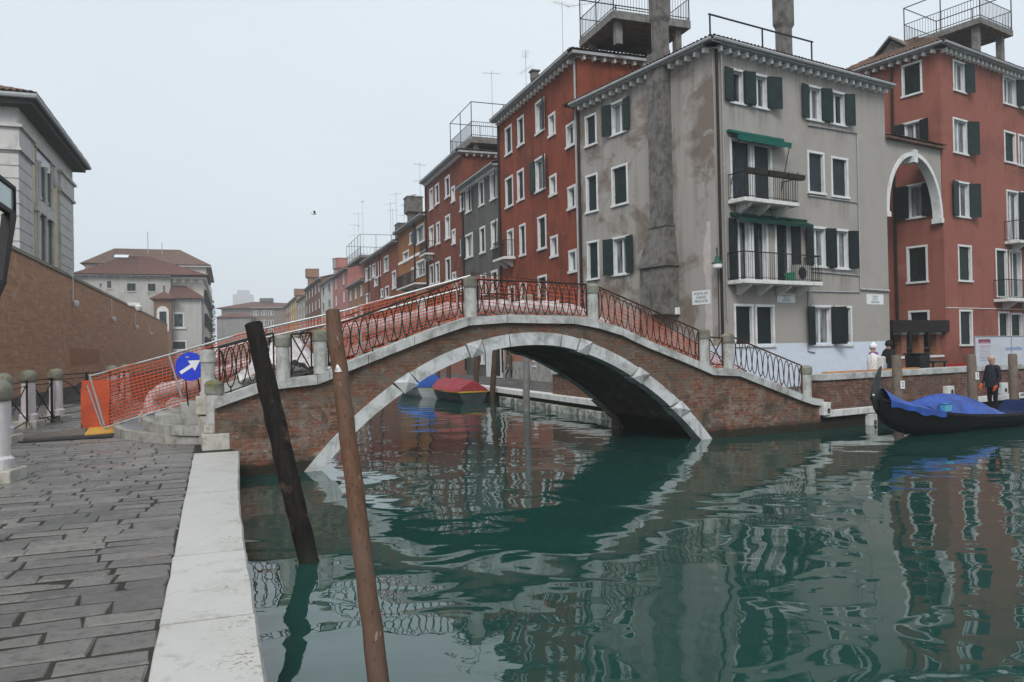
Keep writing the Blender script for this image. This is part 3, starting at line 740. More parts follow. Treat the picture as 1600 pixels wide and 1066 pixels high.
    def antenna(s, x, y, z, h, seed=0):
        rn = random.Random(seed); m = MB(); m.tube([(x, y, z), (x, y, z + h)], .022, 5)
        for k in range(rn.choice((1, 2))):
            zz = z + h * (.97 - .22 * k); th = rn.uniform(0, 3); L = rn.uniform(.5, .9); dx, dy = math.cos(th), math.sin(th)
            m.tube([(x - dx * L, y - dy * L, zz), (x + dx * L, y + dy * L, zz)], .012, 4)
            for i in range(6):
                u = -L + 2 * L * i / 5; m.tube([(x + dx * u - dy * .28, y + dy * u + dx * .28, zz), (x + dx * u + dy * .28, y + dy * u - dx * .28, zz)], .007, 3)
        return m.build('antenna', [M['tube']], s.e)
    def chimney(s, x, y, z0, z1, w=.7, d=None, mat=None, cap=True, flare=1.25, fz=.5):
        d = d or w; m = MB(); zf = z0 + (z1 - z0) * fz
        m.box((x - w / 2, y - d / 2, z0), (x + w / 2, y + d / 2, zf))
        m.hexa([(x - w / 2 * .99, y - d / 2 * .99, zf), (x + w / 2 * .99, y - d / 2 * .99, zf), (x + w / 2 * .99, y + d / 2 * .99, zf), (x - w / 2 * .99, y + d / 2 * .99, zf),
                (x - w / 2 * flare, y - d / 2 * flare, zf + .18), (x + w / 2 * flare, y - d / 2 * flare, zf + .18), (x + w / 2 * flare, y + d / 2 * flare, zf + .18), (x - w / 2 * flare, y + d / 2 * flare, zf + .18)])
        f2 = flare * .995
        m.box((x - w / 2 * f2, y - d / 2 * f2, zf + .181), (x + w / 2 * f2, y + d / 2 * f2, z1))
        if cap:
            m.box((x - w / 2 * f2 - .06, y - d / 2 * f2 - .06, z1), (x + w / 2 * f2 + .06, y + d / 2 * f2 + .06, z1 + .08))
        return m.build('chimney', [mat or M['concrete']], s.e)

# ---- the grey corner house
c0 = atY(1122, 480, 27.7); GC = Vector((c0.x, c0.y))
M['pl_grey'] = plaster('grey_plaster', (.34, .315, .292), (.16, .125, .10), (.42, .40, .385), .85, seed=2, streak=.4, lo=.5, hi=.6)
G = House('grey_house', 'grey plastered corner house with green shutters and two balconies beside the bridge', GC, RA, 9.9, 8.0, 12.4, M['pl_grey'])
G.W = G.px('F', 1387, 380)[0]; G.D = G.px('L', 907, 330)[0]; G.H = G.px('F', 1128, 72)[1]
G.wins('L', [(914.5, 932.5, 179, 229), (916, 934.5, 272, 333), (956, 981.5, 258, 322), (918, 936.5, 376, 438)])
G.win('L', G.rect('L', 954, 979, 157, 211), 'curtain', 'LR'); G.win('L', G.rect('L', 957, 984, 369, 431), 'curtain', 'LR')
G.wins('F', [(1140, 1163, 108, 164, 'glass', 'LR'), (1174, 1200, 116, 171, 'curtain', 'LR'), (1258, 1284.5, 134, 190, 'curtain', 'LR'), (1295.5, 1321, 143, 197, 'glass', 'LR')], ang=20)
G.wins('F', [(1261.7, 1288, 237, 304), (1298.5, 1325, 246, 310)], sm='shutter2')
G.wins('F', [(1141, 1174.5, 218, 316), (1176, 1206, 225, 319)], sm='shutter2', sill=False)
G.wins('F', [(1264.8, 1291.5, 354, 419, 'curtain', 'LR'), (1301, 1326.7, 358, 422, 'curtain', 'LR')], sm='shutter3')
G.wins('F', [(1145, 1173, 341, 443, 'glass', 'L'), (1175, 1200, 343, 444, 'glass', 'l'), (1211, 1238, 345, 445, 'glass', 'lR')], sm='shutter3', ang=12, sill=False)
G.wins('F', [(1147, 1177, 475, 542), (1180, 1210, 476, 543), (1305.5, 1331, 478, 541.5)], sm='shutter3')
G.win('F', G.rect('F', 1268, 1300, 477, 541), 'curtain', 'LR', ang=42, sm='shutter3')
M['pl_grey2'] = plaster('clean_grey_plaster', (.35, .325, .30), (.27, .24, .215), (.40, .38, .36), .5, seed=3, streak=.16, lo=.5, hi=.7)
G.mat2 = M['pl_grey2']; G.body(); G.cornice('FL'); G.hip(2.2)
sB = G.px('F', 1388, 536)[0]; zB = G.px('F', 1300, 535)[1]
b_ = MB(); b_.pbox(G.P('F'), .02, G.W + .003, 0, zB, -.006, .05); b_.pbox(G.P('L'), -.004, .6, 0, zB - .05, -.005, .05)
# cut round the low windows: the painted base stays below their sills
b_.build('painted_base', [plain('pale_blue_paint', (.56, .62, .70), .8, .06, 3)], G.e)
pr = G.rect('L', 1108, 1117, 345, 545); pp = MB(); rn = random.Random(4)
zz = np.linspace(.1, pr[3], 22); prv = None
for i, z in enumerate(zz):
    w = (.32 + rn.uniform(-.06, .07)) * (1 if z < pr[3] - .5 else .55); cur = [(.28, z), (.28 + w, z)]
    if prv: pp.hexa([G.P('L')(*prv[0], -.004), G.P('L')(*prv[1], -.004), G.P('L')(*prv[1], .02), G.P('L')(*prv[0], .02), G.P('L')(*cur[0], -.004), G.P('L')(*cur[1], -.004), G.P('L')(*cur[1], .02), G.P('L')(*cur[0], .02)])
    prv = cur
pp.build('plaster_patch', [plain('pinkish_new_plaster', (.46, .41, .395), .9, .12, 4)], G.e)
G.pipe('F', .12, .3, G.H - .2, .05); G.pipe('F', .36, 2.5, G.H - .25, .028, mat='tube')
G.pipe('L', G.D - .08, .3, G.H - .3, .05)
# pipes and cables across the front
cb = MB(); P = G.P('F')
def cab(pts, r=.022): cb.tube([P(*G.px('F', x, y), -.04) for x, y in pts], r, 5)
cab([(1262, 196), (1338, 209), (1343, 452)], .03); cab([(1262, 306), (1339, 317)]); cab([(1264, 424), (1342, 431)]); cab([(1343, 452), (1388, 455)], .055); cab([(1241, 455), (1343, 457)])
cab([(1262, 452), (1262, 549), (1272, 551)], .03)
cb.build('wall_pipe', [M['gutter']], G.e, smooth=True)
# external flue on the left face
fl = MB(); PL = G.P('L'); f1 = G.rect('L', 1024, 1050, 110, 356); f2 = G.rect('L', 1017, 1062, 416, 492)
fl.pbox(PL, f1[0], f1[1], f1[2], G.H + .5, -.36, .02)
lo_, hi_ = f2[3], f1[2]
fl.hexa([PL(f2[0], lo_, -.62), PL(f2[1], lo_, -.62), PL(f2[1], lo_, .02), PL(f2[0], lo_, .02), PL(f1[0] - .04, hi_, -.40), PL(f1[1] + .04, hi_, -.40), PL(f1[1] + .04, hi_, .02), PL(f1[0] - .04, hi_, .02)])
fl.pbox(PL, f2[0] + .03, f2[1] - .03, f2[2], f2[3] - .002, -.58, .02)
fl.pbox(PL, f2[0] - .04, f2[1] + .04, lo_ - .06, lo_ + .05, -.68, .02); fl.pbox(PL, f1[0] - .08, f1[1] + .08, hi_ - .02, hi_ + .06, -.45, .02)
flo = fl.build('chimney_flue', [M['soot']], G.e)
cx = (f1[0] + f1[1]) / 2; zt = G.px('L', 1035, 36)[1]; zq = G.px('L', 1035, -40)[1]
G.chimney(-.05, cx, G.H + .4, zq, .47, .47, M['soot'], fz=(zt - G.H - .4) / (zq - G.H - .4))
k0 = G.rect('F', 1211, 1238, 40, 82, 1.6)
G.chimney((k0[0] + k0[1]) / 2, 1.6, G.H + .2, G.px('F', 1222, -30, 1.6)[1], (k0[1] - k0[0]) * .52, .4, M['soot'], fz=.5, flare=1.28)
rl_ = MB()
for off, pts in ((.55, [(1107, 22), (1210, 50)]), (.55, [(1210, 50), (1270, 66)])):
    a, b = [G.px('F', x, y, off) for x, y in pts]; rl_.tube([(a[0], off, a[1]), (b[0], off, b[1])], .035, 5)
for x, y in ((1109, 22), (1191, 45), (1268, 66)):
    a = G.px('F', x, y, .55); rl_.tube([(a[0], .55, a[1]), (a[0], .55, G.H + .2)], .035, 5)
rl_.build('roof_rail', [M['railiron']], G.e)
r = G.rect('F', 1135, 1229, 300, 321); zb1 = G.px('F', 1180, 318)[1]
b1 = G.balcony('F', G.px('F', 1137, 320)[0], G.px('F', 1222, 330)[0], zb1, .8, .9, bars=.1)
zb2 = G.px('F', 1190, 441)[1]
b2 = G.balcony('F', G.px('F', 1136, 440)[0], G.px('F', 1258, 445)[0], zb2, .8, .98, nb=4)
def awning(h, s0, s1, z, dep, drop, mat, arms):
    P = h.P('F'); m = MB(); n = 24
    for i in range(n):
        a, b = s0 + (s1 - s0) * i / n, s0 + (s1 - s0) * (i + 1) / n; va, vb = .02 * math.sin(i * 2.1), .02 * math.sin((i + 1) * 2.1)
        m.quad(P(a, z, -.02), P(b, z, -.02), P(b, z - .18, -dep), P(a, z - .18, -dep))
        m.quad(P(a, z - .18, -dep), P(b, z - .18, -dep), P(b, z - .18 - drop + vb, -dep + .02), P(a, z - .18 - drop + va, -dep + .02))
    m.pbox(P, s0 - .03, s1 + .03, z - .03, z + .06, -.14, -.005)
    aw = m.build('awning', [mat], h.e, fix=False)
    if arms:
        for x in (s0 + .1, s1 - .1): k = MB(); k.tube([P(x, z - .2, -dep), P(x, z - arms, -.05)], .016, 5); k.build('awning_arm', [M['railiron']], aw)
M['awn1'] = plain('teal_canvas', (.010, .105, .082), .8, .15, 5); M['awn2'] = plain('dark_green_canvas', (.010, .048, .034), .8, .2, 5)
a0, a1 = G.px('F', 1136, 210)[0], G.px('F', 1220, 222)[0]; awning(G, a0, a1, G.px('F', 1136, 206)[1], .5, .2, M['awn1'], 1.9)
a0, a1 = G.px('F', 1141, 343)[0], G.px('F', 1256, 350)[0]; awning(G, a0, a1, G.px('F', 1141, 335)[1], .45, .12, M['awn2'], 0)

# ---- red house by the arch
ZA = G.px('F', 1478, 500); rc = G.world((ZA[0], 0, 0))
M['pl_red2'] = plaster('rose_red_plaster', (.285, .105, .08), (.16, .055, .043), (.33, .145, .115), .65, seed=5, streak=.25)
RH = House('tall_red_house', 'tall rose red house with shuttered windows beyond the arch at the end of the quay', (rc.x, rc.y), R(33.4), 20, 10, 15, M['pl_red2'])
RH.H = RH.px('F', 1468, 72)[1]; RH.D = RH.px('L', 1337, 112)[0] + 1
RH.wins('L', [(1409, 1441, 98, 150), (1417, 1450, 384, 443), (1420, 1453, 485, 545)], sm='shutter3')
RH.wins('L', [(1411, 1443, 189, 240, 'curtain', 'LR'), (1417, 1446, 287, 342, 'curtain', 'LR')], sm='shutter3', ang=20)
RH.wins('F', [(1489, 1508, 96, 145, 'curtain', 'R'), (1489, 1512, 186, 242, 'curtain', 'R'), (1493, 1515, 284, 341, 'curtain', 'LR')], ang=25)
RH.wins('F', [(1497, 1518, 383, 441), (1499, 1519.5, 484, 541), (1556, 1574, 389, 466), (1569, 1587, 206, 256), (1560, 1577, 487, 545), (1579, 1597, 489, 546)])
RH.wins('F', [(1567, 1588, 121, 166, 'curtain', 'R'), (1592, 1613, 129, 173, 'glass', 'R'), (1591, 1610, 212, 262, 'curtain', ''), (1573, 1592, 298, 377, 'curtain', 'R'), (1596, 1616, 301, 380, 'glass', ''), (1577, 1596, 391, 467, 'glass', ''), (1599, 1618, 490, 546, 'glass', '')], ang=40, sm='shutter3')
RH.body(); RH.cornice('FL', dent=.4); RH.hip(1.7)
zb = RH.px('F', 1575, 378)[1]; RH.balcony('F', RH.px('F', 1569, 376)[0], RH.px('F', 1640, 385)[0], zb, .7, .95)
zb = RH.px('F', 1560, 468)[1]; RH.balcony('F', RH.px('F', 1552, 466)[0], RH.px('F', 1640, 470)[0], zb, .75, .9)
RH.pipe('L', RH.px('L', 1399, 300)[0], .3, RH.H - .3, .06)
wl = MB(); z_ = RH.px('F', 1530, 482)[1]; wl.pbox(RH.P('F'), 0, 20, z_ - .012, z_ + .012, -.03, .01); wl.build('wall_cable', [M['dentil']], RH.e)
bs = MB(); bs.pbox(RH.P('F'), -.004, 20, 0, .57, -.012, .02); bs.build('red_base_band', [plain('bright_red_paint', (.42, .03, .03), .6, .12, 4)], RH.e)
yc = .9; b = RH.px('F', 1532, 26, yc); xe = RH.px('F', 1583, 48, yc)[0]; a = RH.px('L', 1425, 62, b[0])
print('ALT', b, xe, a, RH.H)
RH.altana(b[0], xe, yc, max(a[0], yc + 4), b[1], RH.H + .1, pergola=1.9, slab=.3)
dm = MB(); d0 = RH.px('L', 1378, 80, 1.2)[0]; d1 = RH.px('L', 1420, 66, 1.2)[0]; lo, hi = min(d0, d1), max(d0, d1)
dm.prism([(lo, RH.H + .35), (hi, RH.H + .35), (hi, RH.H + .75), ((lo + hi) / 2, RH.H + 1.35), (lo, RH.H + .75)], lambda a, z, d: (d, a, z), .9, 3.2)
dm.prism([(lo - .2, RH.H + .72), ((lo + hi) / 2, RH.H + 1.45), (hi + .2, RH.H + .72), (hi + .2, RH.H + .8), ((lo + hi) / 2, RH.H + 1.55), (lo - .2, RH.H + .8)], lambda a, z, d: (d, a, z), .7, 3.3)
dm.build('dormer', [M['soot']], RH.e, fix=False)

# ---- arch joining the two
AW = thing('street_archway', 'plastered arch with a white stone rim spanning the lane between the grey and red houses', 'archway', G.world((G.W, 0, 0)), RA)
sW = G.W; x1 = ZA[0] - sW - .03
spz = G.px('F', 1383, 330)[1]; apz = G.px('F', 1428, 238)[1]; topz = G.px('F', 1386, 214)[1]
rO = x1 / 2; cxx = x1 / 2; hO = apz - spz; th = .16
aw = MB(); N = 40
for i in range(N):
    t0, t1 = math.pi - math.pi * i / N, math.pi - math.pi * (i + 1) / N
    p = lambda t_: (cxx + rO * math.cos(t_), spz + hO * math.sin(t_))
    a, b = p(t0), p(t1)
    for d in (.04, .34): aw.quad((a[0], d, a[1]), (b[0], d, b[1]), (b[0], d, topz), (a[0], d, topz))
    aw.quad((a[0], .04, topz), (b[0], .04, topz), (b[0], .34, topz), (a[0], .34, topz))
aw.build('arch_wall', [M['pl_grey2']], AW, fix=False)
ar = MB(); rI = rO - th
for i in range(N):
    t0, t1 = math.pi - math.pi * i / N, math.pi - math.pi * (i + 1) / N
    o_ = lambda t_: (cxx + rO * math.cos(t_), spz + hO * math.sin(t_)); n_ = lambda t_: (cxx + rI * math.cos(t_), spz + (hO - th * 1.1) * math.sin(t_))
    a, b, c, d = o_(t0), o_(t1), n_(t1), n_(t0)
    ar.hexa([(d[0], -.02, d[1]), (c[0], -.02, c[1]), (c[0], .38, c[1]), (d[0], .38, d[1]), (a[0], -.02, a[1]), (b[0], -.02, b[1]), (b[0], .38, b[1]), (a[0], .38, a[1])])
ar.box((0, -.06, spz - .22), (th + .06, .4, spz)); ar.box((x1 - th - .06, -.06, spz - .22), (x1, .4, spz))
ar.box((cxx - .16, -.07, spz + hO - .45), (cxx + .16, .5, spz + hO + .1))
ar.build('arch_rim', [M['frame']], AW)
ct = MB(); tile_slope(ct, (0, -.25, topz + .02), (x1, -.25, topz + .02), (x1, .35, topz + .22), (0, .35, topz + .22)); ct.box((0, -.2, topz - .08), (x1, .6, topz + .015))
ct.build('tiled_coping', [M['tile']], AW, fix=False)

# ---- brick porch under the arch
PO = thing('brick_porch', 'low brick porch with dark flat roof and white capped columns under the arch', 'porch', G.world((sW, 0, 0)), RA)
yP = .2; pf = lambda x, y: G.px('F', x, y, yP)
zr0, zr1 = pf(1430, 519)[1], pf(1430, 499)[1]; s0 = .06; s1 = pf(1473, 530)[0] - sW
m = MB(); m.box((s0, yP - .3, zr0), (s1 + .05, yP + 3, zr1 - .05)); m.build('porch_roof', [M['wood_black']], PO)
M['br_porch'] = brick('porch_brick', (.32, .12, .06), (.2, .08, .05), (.2, .16, .13))
zc = pf(1430, 556)[1]
for px_ in (1413, 1440, 1467):
    x = pf(px_, 540)[0] - sW; m = MB(); m.box((x - .17, yP, zc), (x + .17, yP + .34, zr0 - .1)); co = m.build('column', [M['br_porch']], PO)
    m = MB(); m.box((x - .2, yP - .03, zr0 - .1), (x + .2, yP + .37, zr0)); m.build('column_cap', [M['frame']], co)
m = MB(); m.box((pf(1404, 560)[0] - sW, yP - .05, 0), (s1, yP + .36, zc - .1)); m.build('low_wall', [M['br_porch']], PO)
m = MB(); m.box((pf(1402, 560)[0] - sW, yP - .1, zc - .1), (s1 + .05, yP + .4, zc - .003)); m.build('wall_coping', [M['istria']], PO)
m = MB(); m.box((s0, yP + 1.6, 0), (s1, yP + 1.7, zr0)); m.build('back_wall', [M['darkroom']], PO)  # near-black colour stands in for the shade inside the porch

# ---- the terrace of houses along the canal
d1 = Vector((-math.sin(QA), math.cos(QA))); n1 = Vector((math.cos(QA), math.sin(QA)))
g0 = G.world((0, G.D, 0)); G0 = Vector((g0.x, g0.y))
def tpos(x, y=400, off=0.0):
    o = G0 + n1 * off; return onwall((o.x, o.y), QA + math.pi / 2, x, y)
def row_house(name, label, xr, xl, eave, mat, D=9.0, off=0.0, **kw):
    tr, tl = tpos(xr, 400, off)[0], tpos(xl, 400, off)[0]; H = tpos(*eave, off)[1]
    o = G0 + n1 * off + d1 * tl
    return House(name, label, o, QA - math.pi / 2, tl - tr, D, H, mat, **kw)
M['pl_redA'] = plaster('brick_red_plaster', (.235, .062, .033), (.12, .034, .024), (.30, .105, .07), .7, low=(.36, .17, .13), lowz=3.8, seed=1, streak=.55, lo=.45, hi=.62)
A = row_house('red_house', 'broad red house with white framed windows next to the grey corner house', 908, 783, (783, 186), M['pl_redA'])
A.wins('F', [(789.5, 800, 197, 243), (809, 819, 182, 229), (857.5, 868, 177, 214, 'glass'), (885, 898, 192, 231, 'glass'), (859, 870, 273, 307, 'glass'), (887.5, 900, 290, 328, 'glass'), (860.5, 872, 368, 403, 'glass'), (889, 901.4, 390, 427, 'glass'),
             (790, 802, 276, 325), (808.5, 819, 265, 315), (793, 803, 358, 404, 'glass'), (812, 821.7, 350, 401), (840.6, 853.8, 337, 391), (841, 855, 430, 484), (813, 823, 440, 490), (795, 805, 447, 492), (862, 874, 470, 500, 'glass'), (891, 904, 492, 525, 'glass')], t=.115, sm='shutter3')
A.wins('F', [(837, 851, 156, 209, 'glass', 'R'), (836, 852, 245, 300, 'glass', 'LR')], t=.11, ang=15)
A.wins('F', [(833, 839, 546, 574, 'glass'), (868, 875, 548, 585, 'glass')], t=.1)
A.body(); A.cornice('F', dent=.5); A.gable(2.0, hipR=True)
A.pipe('F', A.W - .12, .3, A.H - .3, .05, mat='gutter'); A.pipe('F', .1, .3, A.H - .3, .06)
zb = A.px('F', 797, 404)[1]; A.balcony('F', A.px('F', 788, 400)[0], A.px('F', 806, 400)[0], zb, .7, .9, nb=2)
pl_ = MB(); zpl = .95; pl_.pbox(A.P('F'), 0.02, A.W, 0, zpl, -.05, .02); pl_.build('white_plinth', [M['istria_dirty']], A.e)
off = 1.2; a = A.px('F', 958, 26, off); b = A.px('F', 905, 70, off)
A.altana(min(b[0], a[0]), a[0], off, off + 3.9, a[1] + .3, A.H + .3, pergola=1.9, slab=.35)
A.antenna(2.5, 3, A.H + 1, 5.2, 3); A.antenna(4.0, 3.5, A.H + 1, 4.6, 4)
cz = A.px('F', 835, 113, 1.0); A.chimney(cz[0], 1.0, A.H, cz[1], .28, .28, M['soot'], fz=.7, flare=1.3)
M['pl_dgrey'] = plaster('sooty_grey_plaster', (.12, .115, .11), (.055, .05, .047), (.22, .215, .21), .7, seed=8, streak=.5)
B = row_house('dark_grey_house', 'narrow dark grey house with sooty walls between two red houses', 783, 725.5, (779, 256), M['pl_dgrey'], D=8)
B.wins('F', [(728, 737, 295, 333, 'glass', 'R'), (748.4, 756.5, 282, 323), (766, 777, 269, 313, 'glass', 'R'), (727.5, 739, 365, 404, 'glass', 'L'), (750, 758.5, 354, 397), (767.6, 778, 344, 389, 'glass', 'R'), (768, 778, 422, 458), (751, 760, 428, 462), (729, 739, 434, 465), (752, 757, 541, 570)], t=.13, ang=20, sm='shutter3')
B.body(); B.cornice('F', dent=.4); B.gable(1.6); B.pipe('F', .08, .3, B.H - .3, .06)
pw = MB(); pw.pbox(B.P('F'), B.px('F', 760, 560)[0], B.px('F', 788, 560)[0], 0, 3.3, -.03, .02); pw.build('white_doorcase', [M['frame']], B.e)
dr = MB(); dr.pbox(B.P('F'), B.px('F', 775, 560)[0], B.px('F', 782, 560)[0], .1, 2.9, -.06, .02); dr.build('door', [M['black']], B.e)
M['pl_redC'] = plaster('dull_red_plaster', (.19, .055, .034), (.09, .03, .022), (.27, .12, .09), .7, low=(.3, .14, .1), lowz=3.5, seed=4, streak=.4)
C = row_house('second_red_house', 'tall dull red house with a roof terrace beyond the dark grey house', 725.5, 667.5, (669, 283), M['pl_redC'], D=10)
C.wins('F', [(671.4, 677, 294, 329, 'curtain'), (680, 686.5, 287, 321), (695.7, 703, 275, 310), (705.5, 711, 291, 317, 'glass'), (719, 725, 305, 331, 'glass'), (671, 678, 353, 386, 'curtain'), (682, 687.6, 347, 383), (696, 703.5, 336, 375, 'curtain'), (706.5, 712, 358, 383, 'glass'), (720, 725.3, 373, 400, 'glass'),
             (671.7, 678, 413, 446), (680.8, 687, 409, 444), (696.7, 704.5, 402, 441), (707, 713, 425, 450, 'glass'), (720, 725.3, 437, 460, 'glass')], t=.15, sm='shutter3')
C.body(); C.cornice('F', dent=.5); C.gable(1.6, hipR=True); C.pipe('F', .1, .3, C.H - .2, .06)
zb = C.px('F', 675, 397)[1]; C.balcony('F', C.px('F', 668.5, 395)[0], C.px('F', 679, 395)[0], zb, .7, .9, nb=2)
a = C.px('F', 752, 187, 1.0); C.altana(C.W - 5.2, C.W + .1, .6, 7.5, C.px('F', 726, 222, .6)[1], C.H + .2, pergola=2.3, slab=.4)
C.antenna(C.W - 2.5, 3, C.H, 6.5, 6); C.antenna(C.W - 1, 5, C.H + 2.5, 5, 7)
M['pl_ochre'] = plaster('ochre_plaster', (.30, .125, .042), (.14, .06, .03), (.38, .2, .1), .5, seed=6)
Dh = row_house('ochre_house', 'ochre house with a bird perched chimney between the red houses', 667.5, 622.5, (624, 364), M['pl_ochre'], D=9)
Dh.wins('F', [(651, 663, 351, 381, 'glass', 'L'), (640, 644.5, 363, 383), (630, 639, 392, 410, 'curtain'), (651, 665, 406, 433, 'curtain'), (643, 647, 418, 440, 'curtain'), (630, 636, 430, 446, 'curtain')], t=.16, ang=15)
Dh.body(); Dh.cornice('F', dn=False); Dh.gable(1.5); Dh.pipe('F', Dh.px('F', 649, 400)[0], .3, Dh.H, .06)
zb = Dh.px('F', 652, 447)[1]; Dh.balcony('F', Dh.px('F', 637, 446)[0], Dh.px('F', 667, 446)[0], zb, 1.0, 1.0, nb=3)
ck = Dh.rect('F', 641, 651, 310, 352, .8); Dh.chimney((ck[0] + ck[1]) / 2, .8, Dh.H - .5, ck[3], 1.0, .9, M['soot'], fz=.55, flare=1.5)
CHTOP = Dh.world(((ck[0] + ck[1]) / 2, .8, ck[3] + .08))
Dh.antenna(.6, 2, Dh.H, 6.5, 9); Dh.antenna(-2.0, 2, Dh.H - 2, 6, 10)
bnd = MB(); zc_ = Dh.px('F', 650, 399)[1]; bnd.pbox(Dh.P('F'), 0, Dh.W, zc_ - .1, zc_ + .1, -.05, .01); bnd.build('string_course', [M['dentil']], Dh.e)
M['pl_brickred'] = plaster('russet_plaster', (.22, .062, .036), (.12, .04, .028), (.3, .12, .08), .55, seed=9)
E_ = row_house('russet_house', 'long russet house with pale windows and television aerials behind its roof', 622.5, 568.5, (570, 411), M['pl_brickred'], D=9)
E_.wins('F', [(571, 575, 419, 441, 'curtain'), (576, 580, 415, 439, 'curtain'), (582, 587, 412, 434, 'curtain'), (591, 595, 408, 433, 'curtain'), (585, 590, 433, 448, 'curtain'), (600, 607, 400, 426, 'curtain'), (613, 619, 423, 452, 'curtain'), (602, 608, 447, 466), (572, 578, 458, 476, 'curtain'), (595, 599, 451, 466)], t=.16, simple=True)
E_.body(); E_.cornice('F', dn=False); E_.gable(1.4); E_.pipe('F', E_.px('F', 594, 420)[0], .3, E_.H, .07); E_.pipe('F', E_.px('F', 577, 430)[0], .3, E_.H, .07)
for i, (x, hh) in enumerate(((.8, 6.5), (2.0, 5.5), (4.0, 7), (8, 5))): E_.antenna(x, 3, E_.H + .5, hh, 20 + i)
E_.chimney(E_.W - 1.0, .7, E_.H - 1, E_.H + 1.6, 1.3, 1.0, M['soot'])
def far_house(name, label, xr, xl, eave, mat, cols, rows, style='curtain', D=9, off=0.0, roof='tile', zlo=3.0, shut='', **kw):
    h = row_house(name, label, xr, xl, eave, mat, D=D, off=off)
    cw = h.W / cols; rh = (h.H - zlo) / rows
    for c in range(cols):
        for r_ in range(rows):
            s0 = cw * (c + .5) - min(.5, cw * .27); z0 = zlo + rh * r_ + rh * .22
            h.win('F', (s0, s0 + 2 * min(.5, cw * .27), z0, z0 + rh * .58), style, shut, t=.14, simple=True, ang=15, sm='shutter3', **kw)
    h.body(); h.cornice('F', dn=False); h.gable(1.2, mat=roof, pitch=.4); return h
M['pl_tan'] = plaster('tan_plaster', (.30, .165, .10), (.16, .09, .06), None, .5, seed=12); M['pl_pink'] = plaster('pink_plaster', (.42, .18, .165), (.25, .11, .1), None, .5, seed=13)
M['pl_white'] = plaster('white_plaster', (.58, .57, .55), (.35, .34, .32), None, .5, seed=14); M['pl_yellow'] = plaster('yellow_plaster', (.48, .33, .12), (.28, .2, .09), None, .5, seed=16)
M['br_far'] = brick('far_brick', (.23, .1, .06), (.15, .07, .045), (.17, .12, .09)); M['pl_pale'] = plaster('pale_plaster', (.40, .38, .35), (.24, .22, .2), None, .5, seed=17)
h = far_house('tan_house', 'low tan house with pale windows before the pink house', 568.5, 543, (556, 444), M['pl_tan'], 3, 3)
h = far_house('pink_house', 'pink house with dark openings and a terrace frame on its roof', 543, 519, (530, 428), M['pl_pink'], 2, 4, 'glass', D=9)
h.altana(h.W - 8, h.W + 4, 1, 7, h.H + 1.2, h.H, pergola=2.6, slab=.3, bars=.4); h.chimney(1.2, 1.2, h.H - .3, h.H + 2.8, 1.5, 1.2, M['pl_pink'])
for i in range(3): h.antenna(2 + i * 4, 3, h.H + 1, 7 + i, 40 + i)
h = far_house('white_house', 'white house with dark shutters between pink and brick houses', 519, 500.5, (510, 441), M['pl_white'], 2, 4, 'glass', shut='R'); h.chimney(h.W - 2, 1, h.H - .3, h.H + 3, 1.1, 1.0, M['istria_dirty'])
h = far_house('brick_house', 'brown brick house with rows of shuttered windows and a flared chimney', 500.5, 476, (487, 446), M['br_far'], 5, 4, 'closed'); h.chimney(2.0, 1.2, h.H - .3, h.H + 4, 2.0, 1.6, M['pl_tan'], fz=.6, flare=1.5)
h = far_house('pale_house', 'narrow pale house with white windows past the brown brick house', 476, 463, (470, 467), M['pl_pale'], 3, 4, 'curtain')
h = far_house('yellow_house', 'yellow house with a tall chimney towards the far end of the canal', 463, 452, (457, 470), M['pl_yellow'], 3, 4, 'curtain'); h.chimney(4.0, 2, h.H - .3, h.H + 3, 2.4, 2, M['pl_tan'])
h = far_house('last_row_house', 'reddish house at the far end of the canal terrace', 452, 444, (448, 478), M['pl_tan'], 3, 4, 'curtain')

# ---- building that closes the canal, and the tower lost in mist
ZF = 236.0; p = atY(400, 553, ZF)
M['pl_end'] = plaster('grey_brown_plaster', (.22, .175, .15), (.15, .12, .1), None, .5, seed=19); M['pl_end2'] = plaster('pale_grey_plaster', (.27, .26, .25), (.2, .19, .18), None, .4, seed=20)
p = atY(394, 553, ZF); FE = House('long_palace', 'long grey brown building closing the far end of the canal', (p.x, p.y), R(6), 13, 18, 15, M['pl_end'], cat='building')
FE.W = FE.px('F', 448, 500)[0]; FE.H = FE.px('F', 420, 481)[1]
for (xs, x2) in ((395.5, 399), (400, 403.5), (408.5, 412), (413, 416.5), (419.5, 423), (424, 427.5)):
    for yt, yb in ((485, 493), (500, 509), (514, 523), (529, 538)): FE.win('F', FE.rect('F', xs, x2, yt, yb), 'glass', t=.22, simple=True)
FE.body(); FE.cornice('F', dn=False, over=.8)
r_ = MB(); x0, x1, y0, y1, z = -10.5, FE.W + 1, -.9, 22, FE.H + .02
rt = FE.px('F', 392, 471, 8)[1]
r_.add([(x0, y0, z), (x1, y0, z), (x1, y1, z), (x0, y1, z), (x0 + 9, 10, rt), (x1 - 2, 10, rt - .6)], [(0, 1, 5, 4), (1, 2, 5), (2, 3, 4, 5), (3, 0, 4), (0, 3, 2, 1)])
r_.build('roof', [M['tile_red']], FE.e, fix=False)
wg = MB(); wl_ = FE.px('F', 346, 520)[0]; wg.box((wl_, 0.4, -1), (-.02, 18, FE.H - .03)); wg.build('side_wing', [M['pl_end2']], FE.e)
wl2 = FE.px('F', 339, 520, -6)[0]; wr2 = FE.px('F', 392, 520, -6)[0]; zz = FE.px('F', 360, 496, -6)[1]
w2 = MB(); w2.box((wl2, -6, -1), (wr2, .3, zz)); w2.build('front_wing', [M['pl_end2']], FE.e)
